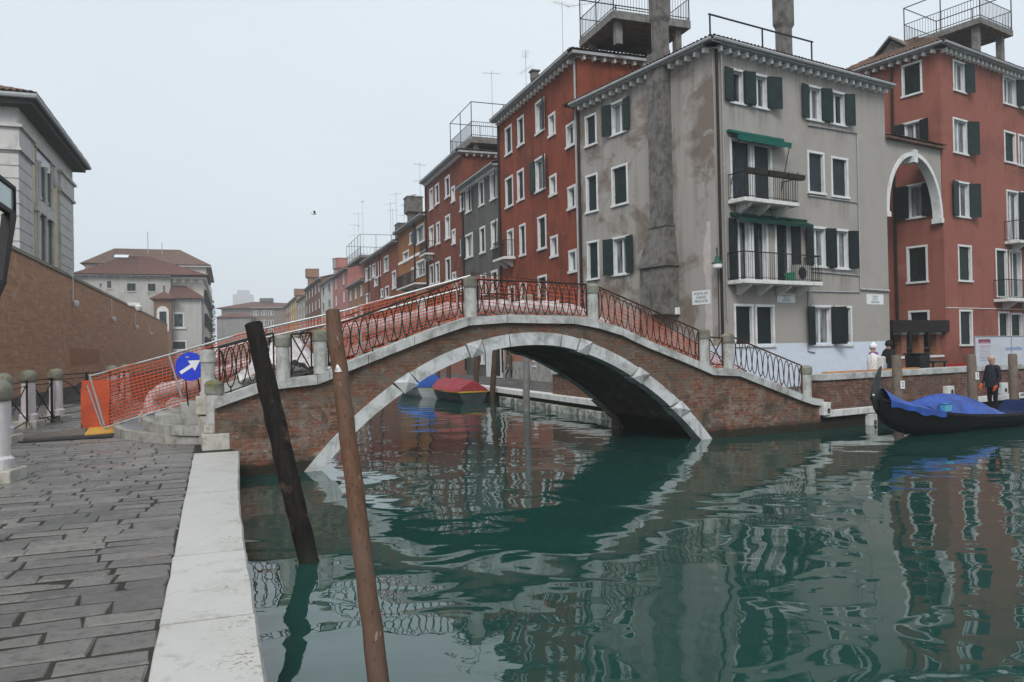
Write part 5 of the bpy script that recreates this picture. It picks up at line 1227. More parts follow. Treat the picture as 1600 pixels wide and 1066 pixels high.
def pat(s, z): return Vector((po_.x + math.cos(nang) * s, po_.y + math.sin(nang) * s, z))
napex = bl(pat(pz(735, 480)[0], 0)).y; oapx = bw(0, napex, 0); pz2 = lambda x, y: onwall((oapx.x, oapx.y), BR, x, y)
pp_ = [pat(*pz(x, y)) for x, y in ((240, 650), (236, 632), (240, 620), (258, 610), (330, 589), (420, 560), (542, 518), (640, 499), (697, 484))] + [bw(pz2(x, y)[0], napex, pz2(x, y)[1]) for x, y in ((760, 480), (830, 480), (900, 486), (950, 512))]
path = []
for a, b in zip(pp_[:-1], pp_[1:]):
    k = max(2, int((b - a).length / .12))
    path += [a.lerp(b, i / k) for i in range(k)]
rn = random.Random(8); WP = thing('wrapped_pipe', 'thick pipe wrapped in wrinkled white plastic lying along the bridge steps', 'pipe')
m = MB(); m.tube([p + Vector((0, .02 * math.sin(i * .9), .015 * math.sin(i * .5))) for i, p in enumerate(path)], [.165 * (1 + .10 * math.sin(i * 1.3) + rn.uniform(-.07, .07)) for i in range(len(path))], 12)
m.build('plastic_wrap', [M['wrap']], WP, smooth=True, sharp=60)
m = MB(); e = pp_[0]
for i in range(26):
    a = rn.uniform(0, 6.28); p = Vector((e.x + .2 * math.cos(a), e.y + .16 * math.sin(a), .30 + rn.uniform(-.05, .12))); qd = [p + Vector((rn.uniform(-.2, .2), rn.uniform(-.2, .2), rn.uniform(-.2, .2))) for _ in range(3)]; m.add([p] + qd, [(0, 1, 2), (0, 2, 3)])
m.build('loose_plastic', [M['wrap']], WP, fix=False)
cl = thing('plastic_sheet', 'crumpled white plastic sheeting heaped on the bridge behind the left railing', 'sheet', bw(1.1, 2.5, 1.05), BR)
m = MB(); n = 22; rn = random.Random(3); gr = [[(-.9 + 2.0 * i / n, -.4 + .9 * j / 10, .95 * math.exp(-((i / n - .5) * 2.6) ** 2) * (1 - (j / 5 - 1) ** 2 * .55) + rn.uniform(-.07, .07)) for i in range(n + 1)] for j in range(11)]
m.add([p for row in gr for p in row], [(j * (n + 1) + i, j * (n + 1) + i + 1, (j + 1) * (n + 1) + i + 1, (j + 1) * (n + 1) + i) for j in range(10) for i in range(n)]); m.build('sheet', [M['wrap']], cl, smooth=True, sharp=25, fix=False)
# blue direction sign
sc = atY(297, 573, 14.95); SG = thing('direction_sign', 'round blue road sign with a white arrow pointing up and right on the bridge steps', 'road sign', sc, R(6))
tb = plain('sign_blue', (.008, .035, .52), .4, .08, 3, bump=0)
m = MB(); n = 40; m.prism([(.275 * math.cos(2 * math.pi * i / n), .275 * math.sin(2 * math.pi * i / n)) for i in range(n)], lambda a, z, d: (a, d, z), 0, .012); m.build('disc', [tb], SG)
ang = R(33); ca, sa = math.cos(ang), math.sin(ang); rot = lambda a, b: (a * ca - b * sa, a * sa + b * ca)
m = MB(); m.prism([rot(a, b) for a, b in ((-.215, -.032), (.03, -.032), (.03, -.115), (.225, 0), (.03, .115), (.03, .032), (-.215, .032))], lambda a, z, d: (a, d, z), -.004, -.0005); m.build('arrow', [M['white']], SG)
m = MB(); m.box((-.075, -.004, .17), (-.02, -.0005, .2)); m.build('sticker', [M['tube']], SG)
m = MB(); zf = .35 - sc.z
for a, b in ((-.1, -.05), (.12, .24)): m.tube([(a, .03, -.15), (b, .1, zf)], .014, 6)
m.tube([(-.1, .03, -.15), (-.1, .03, .1)], .014, 6); m.build('stand', [M['railiron']], SG)
# ---------------------------------------------------------------- right bank: parapet, plank, signs, lamp, balcony things
PWL = thing('parapet_wall', 'low brick parapet with grey stone coping along the right quay', 'wall', RQ, RA)
m = MB(); m.box((.2, .08, -.03), (60, .42, .70)); m.build('brickwork', [M['br_quay']], PWL)
m = MB(); x = .15
while x < 58: m.box((x + .005, .03, .701), (x + 1.85, .47, .86)); x += 1.86
m.build('coping', [M['string']], PWL, bevel=.012)
ol = lambda x, y, off=0: onwall(((RQ + Vector((-math.sin(RA), math.cos(RA), 0)) * off).x, (RQ + Vector((-math.sin(RA), math.cos(RA), 0)) * off).y), RA, x, y)
for px, yt, yb, dp in ((1357, 646, 667, -.1), (1483, 603, 617, 0), (1567, 598, 616, 0), (1285, 628, 649, -.09)):
    s0, z0 = ol(px - 5, yb); s1, z1 = ol(px + 5, yt); m = MB(); m.box((s0, dp - .06, z0), (s1, dp + .1, z1)); ms = m.build('mooring_stone', [M['istria']], PWL, bevel=.01)
    m = MB(); cx_, cz_ = (s0 + s1) / 2 + .03, z0 + (z1 - z0) * .35; m.tube([(cx_ + .035 * math.cos(a), dp - .075, cz_ + .05 * math.sin(a)) for a in np.linspace(0, 6.28, 11)], .014, 5); m.build('ring', [M['iron']], ms)
CW = thing('canal_parapet', 'brick parapet wall seen beneath the arch at the canal corner', 'wall', (0, 0, 0), QA)
m = MB(); m.box((10.72, 18.7, -.02), (11.05, 25.5, .72)); m.build('brickwork', [M['br_quay']], CW)
m = MB(); m.box((10.66, 18.7, .721), (11.11, 25.55, .86)); m.build('coping', [M['string']], CW, bevel=.015)
def rbw(x, y, z): return Matrix.Translation(RQ) @ Matrix.Rotation(RA, 4, 'Z') @ Vector((x, y, z))
s0, s1 = ol(1305, 579)[0], ol(1448, 574)[0]; PLK = thing('wooden_plank', 'long orange wooden plank laid on the parapet coping', 'plank', rbw(s0, .3, .862), RA)
m = MB(); m.box((0, -.1, 0), (s1 - s0, .1, .035)); m.build('board', [plain('orange_wood', (.42, .2, .085), .7, .25, 4)], PLK)
s = ol(1436, 562, .9)[0]; BC = thing('black_bin', 'black covered bin standing behind the parapet by the porch', 'bin', rbw(s, .95, 0), RA)
m = MB(); m.hexa([(-.2, -.2, 0), (.2, -.2, 0), (.2, .2, 0), (-.2, .2, 0), (-.27, -.24, 1.22), (.27, -.24, 1.24), (.27, .24, 1.24), (-.27, .24, 1.22)]); m.build('tub', [M['black']], BC, bevel=.03)
m = MB(); m.box((-.3, -.26, 1.235), (.32, .26, 1.28)); m.build('lid', [M['black']], BC, bevel=.015)
s = ol(1462, 573, .8)[0]; TB = thing('small_table', 'low black table behind the parapet beside the bin', 'table', rbw(s, .95, 0), RA)
m = MB(); m.box((-.35, -.3, .98), (.35, .3, 1.03)); m.build('table_top', [M['black']], TB)
for a in (-.3, .3):
    for b in (-.25, .25): m = MB(); m.box((a - .02, b - .02, 0), (a + .02, b + .02, .98)); m.build('leg', [M['black']], TB)
# hoarding
hh = lambda x, y: RH.px('F', x, y, -1.6); s0, z1 = hh(1523, 527); HD = thing('white_hoarding', 'white building site hoarding with a maroon notice before the red house', 'hoarding', RH.world((s0, -1.6, 0)), RH.ang)
t = NT('hoarding_sheet'); f = t.noise(t.obj(), 1.2, 4); t.col(t.ramp(f, .3, .7, (.44, .47, .53), (.54, .57, .62))); t.rough(.7); t.bump(t.noise(t.obj(scale=(3, 1, .4)), 2, 3), .2, .03)
m = MB(); m.box((.05, 0, 0), (8, .04, z1)); m.build('panel', [t.mat], HD)
m = MB(); m.tube([(0, 0, 0), (0, 0, z1 + .06)], .03, 6); m.tube([(0, 0, z1 + .02), (8, 0, z1 + .02)], .025, 6); m.tube([(3.2, -.01, 0), (3.2, -.01, z1)], .02, 6); m.build('frame_tube', [M['tube']], HD)
a, b = hh(1529, 536.5), hh(1547, 530); m = MB(); m.box((a[0] - s0, -.012, a[1]), (b[0] - s0, -.001, b[1])); nt_ = m.build('maroon_notice', [plain('maroon_print', (.24, .05, .09), .6, .1, 4, bump=0)], HD)
m = MB(); rn = random.Random(1)
for k in range(2):
    x = a[0] - s0 + .08
    while x < b[0] - s0 - .12: w = rn.uniform(.05, .12); zq = b[1] - .12 - k * .15; m.box((x, -.016, zq - .05), (x + w, -.013, zq)); x += w + .03
m.build('print', [plain('pale_print', (.5, .3, .34), .7, .1, 4, bump=0)], nt_)
a, b = hh(1530, 558), hh(1547, 538); m = MB(); m.box((a[0] - s0, -.008, a[1]), (b[0] - s0, -.001, b[1])); pn = m.build('site_notice', [plain('paper_notice', (.5, .49, .54), .8, .08, 3, bump=0)], HD)
m = MB()
for k in range(9):
    x = a[0] - s0 + .06; zq = b[1] - .07 - k * .075
    while x < b[0] - s0 - .1: w = rn.uniform(.04, .16); m.box((x, -.011, zq - .022), (x + w, -.0085, zq)); x += w + .04
    if k == 1: continue
m.build('print', [plain('grey_print', (.25, .25, .28), .8, .1, 4, bump=0)], pn)
a = hh(1571, 545); m = MB(); x = a[0] - s0
for k in range(15): w = rn.uniform(.05, .1); h_ = rn.uniform(.1, .16); m.box((x, -.006, a[1] - .08), (x + w, -.001, a[1] - .08 + h_)); x += w + .03
m.build('blue_lettering', [plain('pale_blue_print', (.22, .28, .5), .7, .1, 4, bump=0)], HD)
# street name plates
M['plate'] = plain('white_sign_plaster', (.68, .70, .71), .7, .06, 4); M['ink'] = plain('sign_ink', (.12, .13, .15), .8, .2, 4, bump=0)
def plate(label, face, r4, body):
    s0, s1, z0, z1 = G.rect(face, *r4); P = G.P(face); th = thing('street_sign', label, 'street sign', G.world(P((s0 + s1) / 2, (z0 + z1) / 2, -.001)), RA + (0 if face == 'F' else math.pi / 2), 'painted street name plates')
    w, h = s1 - s0, z1 - z0
    m = MB(); m.box((-w / 2, -.012 if face == 'F' else 0, -h / 2), (w / 2, 0 if face == 'F' else .012, h / 2)); m.build('plate', [M['plate']], th)
    if face == 'F': text_mesh(body, h * .29, th, 'lettering', M['ink'], (0, -.014, 0), (R(90), 0, 0), line=.95)
    else: text_mesh(body, h * .28, th, 'lettering', M['ink'], (0, .014, 0), (R(90), 0, R(180)), line=.95)
plate('white plate lettered PONTE DE S.MARIA MAGGIOR near the house corner', 'L', (1082, 1110, 454, 476), 'PONTE DE\nS.MARIA\nMAGGIOR')
plate('white plate under the lower balcony lettered FONDAM.TA DE LA MADONA', 'F', (1214, 1242, 459, 473), 'FONDAM.TA\nDE LA\nMADONA')
plate('white plate lettered CALLE DE LA MADONA near the arch', 'F', (1354, 1380, 460, 476), 'CALLE\nDE LA\nMADONA')
ub = G.rect('L', 1050, 1064, 481, 492); UB = thing('utility_box', 'small white utility box below the flue on the grey house', 'box', G.world(G.P('L')((ub[0] + ub[1]) / 2, ub[2], 0)), RA)
h_ = ub[3] - ub[2]; m = MB(); m.box((-.22, -.2, 0), (-.002, .2, h_)); m.build('case', [M['white']], UB, bevel=.015); m = MB(); m.box((-.235, -.17, .03), (-.221, .17, h_ - .03)); m.build('door', [M['casement']], UB)
lp = G.world((-.25, -.25, G.px('F', 1123, 415)[1])); LM = thing('wall_lantern', 'green hooded street lamp on the corner of the grey house', 'lamp', lp, RA)
m = MB(); m.lathe([(.04, .30), (.07, .28), (.1, .12), (.2, .06), (.2, .03)], n=14); m.build('lamp_hood', [plain('lamp_green', (.03, .10, .075), .5, .2, 5)], LM, smooth=True)
m = MB(); m.lathe([(.06, -.17), (.15, -.12), (.175, -.02), (.16, .03)], n=14); m.build('lamp_globe', [M['white']], LM, smooth=True)
m = MB(); m.tube([(0, 0, .28), (0, 0, .5), (.12, .12, .6), (.25, .27, .6)], .02, 6); m.tube([(.24, .2, -.1), (.24, .22, -2.6)], .018, 6); m.build('bracket', [M['iron']], LM)
s = G.px('F', 1238, 430)[0]; AC = thing('air_conditioner', 'white air conditioning unit on the lower balcony of the grey house', 'air conditioner', G.world((s, -.38, zb2 + .03)), RA)
m = MB(); m.box((-.4, -.14, 0), (.4, .14, .62)); m.build('casing', [plain('aged_grey_casing', (.30, .29, .27), .6, .2, 5)], AC, bevel=.015); m = MB(); m.lathe([(.23, 0), (.23, .012), (.05, .02)], n=20); f_ = m.build('fan_grille', [M['black']], AC); f_.location = (-.08, -.141, .31); f_.rotation_euler = (R(90), 0, 0)
s = G.px('F', 1232, 437)[0]; BK = thing('green_bucket', 'green plastic bucket beside the air conditioner on the lower balcony', 'bucket', G.world((s - .55, -.5, zb2 + .01)), RA)
m = MB(); m.lathe([(.14, 0), (.19, .3), (.2, .31)], n=16); m.build('bucket_body', [plain('green_plastic', (.01, .2, .09), .4, .1, 3)], BK, smooth=True); m = MB(); m.tube([(.19 * math.cos(a), 0, .3 + .16 * math.sin(a)) for a in np.linspace(0, math.pi, 9)], .008, 5); m.build('handle', [M['tube']], BK)
sA, sE = G.px('F', 1138, 290)[0], G.px('F', 1226, 300)[0]
for i in range(3):
    a = sA + (sE - sA) * i / 3 + .03; b = sA + (sE - sA) * (i + 1) / 3 - .03
    pt = thing('window_box', ['dark window box with dry plants nearest the house corner on the upper balcony', 'dark window box in the middle of the upper balcony rail', 'dark window box at the arch end of the upper balcony rail'][i], 'planter', G.world(((a + b) / 2, -.86, zb1 + .82)), RA, 'window boxes on the upper balcony')
    w = (b - a) / 2; m = MB(); m.hexa([(-w * .97, -.1, 0), (w * .97, -.1, 0), (w * .97, .1, 0), (-w * .97, .1, 0), (-w, -.13, .17), (w, -.13, .17), (w, .13, .17), (-w, .13, .17)]); m.build('trough', [plain('dark_trough', (.03, .03, .022), .8, .4, 6)], pt)
    m = MB(); rn = random.Random(i)
    for k in range(70):
        p = Vector((rn.uniform(-w, w), rn.uniform(-.1, .1), .16)); d = Vector((rn.uniform(-.1, .1), rn.uniform(-.12, .08), rn.uniform(.03, .16))); s_ = Vector((.02, .01, 0)); m.add([p - s_, p + s_, p + d], [(0, 1, 2)])
    m.build('plant', [plain('dry_plants', (.07, .06, .03), .9, .5, 8, bump=0)], pt, fix=False)
# ---------------------------------------------------------------- mooring poles
def pole(name, label, pts, rs, mat, cat='pole', group=None, n=14, noise=.04):
    base = Vector(pts[-1]); base0 = Vector((base.x, base.y, -.5)); o = thing(name, label, cat, base0, 0, group)
    rn = random.Random(len(label)); k = 26; path = []; rr = []
    P_ = [Vector(p) for p in pts]; L = np.r_[0, np.cumsum([(b - a).length for a, b in zip(P_[:-1], P_[1:])])]
    for i in range(k + 1):
        d = L[-1] * i / k; c = [float(np.interp(d, L, [p[j] for p in P_])) for j in range(3)]; path.append(Vector(c) - base0 + Vector((rn.uniform(-.004, .004), rn.uniform(-.004, .004), 0)))
        rr.append(float(np.interp(d, L, rs)) * (1 + rn.uniform(-noise, noise)))
    rr[0] *= .9; m = MB(); m.tube(path, rr, n); m.build('shaft', [mat], o, smooth=True, sharp=50); return o
t = NT('brown_weathered_wood'); g1 = t.noise(t.obj(scale=(9, 9, .5)), 3, 6, .65); g2 = t.noise(t.obj(), 2.2, 5, .65); z = t.sep(t.tc.outputs['Object'])[2]
c = t.mix(t.ramp(g1, .35, .7), (.088, .043, .024), (.14, .075, .045)); c = t.mix(t.math('MULTIPLY', t.ramp(g2, .5, .64), .6), c, (.115, .085, .068))
mr = t.n('MapRange', clamp=True); t.t.links.new(t.math('ADD', z, g2), mr.inputs[0]); mr.inputs[1].default_value = .4; mr.inputs[2].default_value = 2.0; mr.inputs[3].default_value = .65; mr.inputs[4].default_value = 0
c = t.mix(mr.outputs[0], c, (.085, .064, .054)); g3 = t.noise(t.obj(scale=(26, 26, .5)), 3, 4, .6); c = t.mix(t.math('MULTIPLY', t.ramp(g3, .6, .66), .75), c, (.035, .02, .014)); sc_ = t.noise(t.obj(scale=(6, 6, 1.4), loc=(1, 7, 3)), 4, 3, .6); c = t.mix(t.math('MULTIPLY', t.ramp(sc_, .68, .71), .5), c, (.34, .27, .23)); t.col(c); t.rough(.6); t.bump(t.math('ADD', g1, g3), .5, .012); M['wood_brown'] = t.mat
t = NT('tarred_wood'); g1 = t.noise(t.obj(scale=(7, 7, .6)), 3, 6, .7); g2 = t.noise(t.obj(loc=(2, 2, 2)), 3, 6, .7)
c = t.mix(t.ramp(g1, .4, .72), (.005, .0045, .004), (.024, .017, .013)); c = t.mix(t.math('MULTIPLY', t.ramp(g2, .55, .63), .75), c, (.095, .052, .036)); zt_ = t.sep(t.tc.outputs['Object'])[2]; mr = t.n('MapRange', clamp=True); t.t.links.new(t.math('ADD', zt_, t.math('MULTIPLY', g2, .3)), mr.inputs[0]); mr.inputs[1].default_value = .16; mr.inputs[2].default_value = .34; mr.inputs[3].default_value = .85; mr.inputs[4].default_value = 0; c = t.mix(mr.outputs[0], c, (.02, .024, .012)); t.col(c); t.rough(.7); t.bump(g1, .8, .025); M['wood_tar'] = t.mat
a = atY(396, 506, 8.5); b = atY(440, 700, 8.25); c = gnd(483, 878, -.5); d = c + (c - b).normalized() * .9
pole('black_mooring_post', 'leaning black tarred mooring post rising from the water by the quay', [a, b, c, d], [.095, .105, .10, .095], M['wood_tar'], noise=.06)
a = atY(519, 486, 4.85); b = atY(592, 1066, 4.25); c = b + (b - a).normalized() * 1.3
BP = pole('brown_mooring_pole', 'tall smooth brown mooring pole leaning in the foreground water', [a, b, c], [.047, .058, .06], M['wood_brown'], n=20, noise=.015)
bi = BP.location; a_ = a - bi; ax_ = (b - a).normalized()
pc_ = atY(534.5, 576, 4.76) - bi; stk = MB(); e1 = Vector((1, .25, 0)).normalized(); w = .026
nrm = Vector((-.02, -1, .0)); cpt = a_ + ax_ * ((pc_ - a_).dot(ax_)); 
tri = [(-.8, -.55), (.8, -.55), (.1, .9)]
def onpole(u, v, r=.0535):
    th = u * w / .05; return cpt + ax_ * (-v * .036) + Vector((math.sin(th), -math.cos(th), 0)) * r
for i in range(6):
    u0, u1 = -.9 + 1.8 * i / 6, -.9 + 1.8 * (i + 1) / 6; hgt = lambda u: .9 - 1.5 * abs(u - .1) / .9
    stk.quad(onpole(u0, -.6), onpole(u1, -.6), onpole(u1, max(-.59, hgt(u1))), onpole(u0, max(-.59, hgt(u0))))
st = stk.build('triangle_sticker', [M['tube']], BP, fix=False)
stk = MB(); 
for u0, v0, u1, v1 in ((-.35, -.4, -.25, .1), (-.1, -.4, 0, .3), (.2, -.4, .3, .0)): stk.quad(onpole(u0, v0, .0545), onpole(u1, v0, .0545), onpole(u1, v1, .0545), onpole(u0, v1, .0545))
stk.build('mark', [M['ink']], st, fix=False)
M['wood_grey'] = plain('grey_pole_wood', (.16, .125, .10), .8, .3, 4, bump=.4); M['wood_bank'] = plain('brown_pole_wood', (.085, .055, .038), .8, .35, 4, bump=.4)
for i, (px, yt, off, num) in enumerate(((1400.5, 555, -.75, '2'), (1517.5, 554, -.75, '3'), (1582, 553, -.75, None))):
    s, z = ol(px, yt, off); tp = rbw(s, off, z); bt = rbw(s + .05, off, -1.0)
    p_ = pole('wooden_pole', ['grey wooden pole numbered 2 standing behind the gondola bow', 'grey wooden pole numbered 3 beside the standing boatman', 'plain grey wooden pole nearest the hoarding in the canal'][i], [tp, bt], [.115, .13], M['wood_grey'], group='wooden poles along the right quay')
    if num:
        yy = 602 if i == 0 else 588; zc_ = ol(px, yy, off - .14)[1]; m = MB(); m.box((-.085, -.012, -.1), (.085, 0, .1)); pl2 = m.build('number_plate', [M['white']], p_); l = Matrix.Rotation(RA, 4, 'Z') @ Vector((0, -.13, 0)); lc = rbw(s + .02, off, zc_) + l - p_.location
        pl2.location = lc; pl2.rotation_euler = (0, 0, RA); text_mesh(num, .17, pl2, 'numeral', M['ink'], (0, -.014, 0), (R(90), 0, 0))
for i, (pxb, pxt, a_, ztop_, lb_) in enumerate(((766, 777, 31.8, 2.6, 'brown mooring pole leaning over the stern of the red covered boat'), (741, 748, 33.8, 2.5, 'brown mooring pole behind the red covered boat'), (700.5, 701, 38.6, 1.0, 'short brown pole between the blue and red boats'), (684, 684, 42.0, .55, 'far short brown pole behind the blue covered boat'))):
    e = q(10.25, a_); pb_ = onwall((q(10.25, 0).x, q(10.25, 0).y), QA + math.pi / 2, pxb, 600)[0]; pt_ = onwall((q(10.25, 0).x, q(10.25, 0).y), QA + math.pi / 2, pxt, 560)[0]
    pole('mooring_pole', lb_, [q(10.25, pt_, ztop_), q(10.25, pb_, -1.2)], [.11, .13], M['wood_bank'], group='mooring poles beyond the bridge')
b = gnd(822, 642, -.5); pole('mooring_pole', 'grey mooring pole standing alone in the water under the arch', [Vector((b.x + .06, b.y, 2.2)), Vector((b.x, b.y, -1.2))], [.115, .13], plain('pale_grey_wood', (.17, .165, .16), .8, .25, 4), group='mooring poles beyond the bridge')
b = gnd(963, 670, -.5); pole('mooring_pole', 'dark grey pole in the shade beneath the bridge arch', [Vector((b.x, b.y, .55)), Vector((b.x, b.y, -1.2))], [.12, .13], M['wood_grey'], group='mooring poles beyond the bridge')
# ---------------------------------------------------------------- boats
def hull(name, parent, mat, L, beam, sheer, keel, n=34, mi=0, inner=None, wall=.05):
    m = MB(); rows = []
    for i in range(n + 1):
        u = i / n; b = beam(u); zs, zk = sheer(u), keel(u); r = []
        for j in range(-6, 7):
            v = j / 6; a = abs(v); yb = math.copysign(b * (a ** .62), v) if a > 0 else 0
            r.append((u * L, yb, zk + (zs - zk) * (a ** 2.1)))
        rows.append(r)
    for i in range(n):
        for j in range(12): m.quad(rows[i][j], rows[i + 1][j], rows[i + 1][j + 1], rows[i][j + 1])
    h = m.build(name, [mat], parent, smooth=True, sharp=50); return h, rows
gx = Vector((7.95, 17.2, -.5)); GO = thing('gondola', 'black gondola with blue tarpaulins moored by the right quay', 'gondola', gx, RA)
GL = 10.8
beam = lambda u: .02 + .70 * max(0, math.sin(math.pi * min(1, max(0, (u * .96 + .02))))) ** .75
def gs(u): x = u * GL; return float(np.interp(x, [0, .6, 1.5, 2.6, 3.8, 5.4, 7, 8.5, 9.8, 10.8], [.90, .72, .53, .41, .34, .32, .36, .50, .75, 1.05]))
def gk(u): x = u * GL; return float(np.interp(x, [0, .35, .9, 1.8, 3, 5.4, 7.5, 9, 10.2, 10.8], [.62, .30, .08, -.06, -.12, -.14, -.12, -.02, .4, .8]))
h, rows = hull('hull', GO, M['black_lacquer'], GL, beam, gs, gk, n=60)
m = MB()
for i in range(60):
    for sg in (0, 12):
        a, b = Vector(rows[i][sg]), Vector(rows[i + 1][sg]); o = Vector((0, .03 if sg else -.03, 0))
        m.hexa([a - o * .6 - Vector((0, 0, .03)), b - o * .6 - Vector((0, 0, .03)), b + o - Vector((0, 0, .03)), a + o - Vector((0, 0, .03)), a - o * .6 + Vector((0, 0, .03)), b - o * .6 + Vector((0, 0, .03)), b + o + Vector((0, 0, .03)), a + o + Vector((0, 0, .03))])
m.build('gunwale', [M['black_lacquer']], h)
m = MB()
for i in range(22, 54):
    a, b = rows[i], rows[i + 1]; m.quad((a[0][0], -beam(i / 60) * .8, .08), (b[0][0], -beam((i + 1) / 60) * .8, .08), (b[0][0], beam((i + 1) / 60) * .8, .08), (a[0][0], beam(i / 60) * .8, .08))
m.build('floor_boards', [M['wood_black']], GO)
m = MB(); pts = [(.02, .60), (-.12, .80), (-.16, 1.0), (-.10, 1.2), (.02, 1.40), (.16, 1.56), (.22, 1.60), (.16, 1.35), (.12, 1.15), (.2, .95), (.3, .8)]
m.prism(pts, lambda a, z, d: (a, d, z), -.02, .02)
for k in range(5): m.box((.1, -.012, .92 + k * .085), (.26, .012, .96 + k * .085))
m.build('prow_iron', [plain('dark_prow_iron', (.015, .02, .02), .4, .3, 5)], GO); m = MB(); m.lathe([(.0, -.03), (.03, 0), (0, .03)], (-.13, -.03, .98), 8); m.build('prow_button', [M['white']], GO)
m = MB(); nu = 40
def tarp(u): x = .22 + u * 1.6; w = beam(x / GL) * 1.03 + .045; zs = gs(x / GL) + .035; return x, w, zs
for i in range(nu):
    for j in range(10):
        def p_(i_, j_):
            x, w, zs = tarp(i_ / nu); v = (-1, -.999, -.75, -.5, -.25, 0, .25, .5, .75, .999, 1)[j_]; cr = (.20 + .05 * math.sin(x * 5)) * (1 - abs(v) ** 1.6) * (1 - .55 * i_ / nu)
            return (x, v * w, zs + cr + .018 * math.sin(x * 13 + v * 4) - ((.13 + .02 * math.sin(x * 7)) if abs(v) == 1 else 0) - (.018 * math.sin(x * 13 + v * 4) if .9 < abs(v) < 1 else 0))
        m.quad(p_(i, j), p_(i + 1, j), p_(i + 1, j + 1), p_(i, j + 1))
m.build('bow_cover', [M['tarp_blue'], ], GO, smooth=True, fix=False)
M['tarp_dk'] = plain('navy_tarpaulin', (.006, .016, .07), .6, .3, 3, bump=.5)
m = MB(); nu, nv = 30, 16; rn = random.Random(4)
wr = [[rn.uniform(-.012, .012) for _ in range(nv + 1)] for _ in range(nu + 1)]
def dome(i, j):
    u, v = i / nu, -1 + 2 * j / nv; x = 1.55 + u * 2.5; base = gs(x / GL); H_ = .44 * max(0, math.sin(math.pi * (u * .93 + .05))) ** .55 * (1 - abs(v) ** 2.6); w = beam(x / GL) * 1.03
    return (x, v * w, base + .02 + H_ + wr[i][j] + .02 * math.sin(u * 14 + v * 5) * (1 - abs(v)))
for i in range(nu):
    for j in range(nv): m.quad(dome(i, j), dome(i + 1, j), dome(i + 1, j + 1), dome(i, j + 1))
m.build('seat_cover', [M['tarp_blue']], GO, smooth=True, sharp=30, fix=False)
m = MB(); m.box((4.1, -.56, .12), (5.75, .56, .32)); m.build('seat', [M['tarp_dk']], GO, bevel=.03)
m = MB(); m.hexa([(5.6, -.34, .3), (5.95, -.34, .3), (5.95, .34, .3), (5.6, .34, .3), (5.85, -.26, .56), (5.95, -.26, .58), (5.95, .26, .58), (5.85, .26, .56)]); m.build('seat_back', [M['tarp_dk']], GO, bevel=.03)
m = MB(); m.tube([(5.62, -.36, .36), (5.8, -.36, .55), (5.9, -.34, .76)], .03, 6); m.lathe([(.05, 0), (.07, .04), (.03, .1)], (5.9, -.34, .74), 8); m.build('seat_ornament', [M['casement']], GO, smooth=True)
m = MB(); m.hexa([(6.1, -.66, .42), (7.9, -.68, .52), (7.9, -.52, .54), (6.1, -.5, .44), (6.1, -.66, .45), (7.9, -.68, .56), (7.9, -.52, .57), (6.1, -.5, .47)]); m.build('side_board', [M['casement']], GO)
m = MB(); m.hexa([(7.0, -.3, .6), (9.6, -.25, 1.0), (9.6, .25, 1.0), (7.0, .4, .6), (7.0, -.3, .66), (9.6, -.25, 1.06), (9.6, .25, 1.06), (7.0, .4, .66)]); m.build('stern_deck', [M['tube']], GO)
def place_on(x, y, z): return Matrix.Translation(gx) @ Matrix.Rotation(RA, 4, 'Z') @ Vector((x, y, z))
TUB = thing('plastic_tub', 'light blue plastic tub resting against the blue tarpaulin on the gondola', 'tub', place_on(1.9, -.47, .53), RA); TUB.scale = (.62, .62, .62)
m = MB(); m.hexa([(-.19, -.08, 0), (.19, -.08, 0), (.19, .1, 0), (-.19, .1, 0), (-.24, -.1, .28), (.24, -.1, .28), (.24, .13, .28), (-.24, .13, .28)]); tbd = m.build('tub_body', [plain('light_blue_plastic', (.10, .38, .55), .45, .08, 3)], TUB, bevel=.012)
m = MB(); m.tube([(-.25, -.11, .28), (.25, -.11, .28), (.25, .14, .28), (-.25, .14, .28), (-.25, -.11, .28)], .014, 5); m.build('rim', [M['tarp_blue']], TUB)
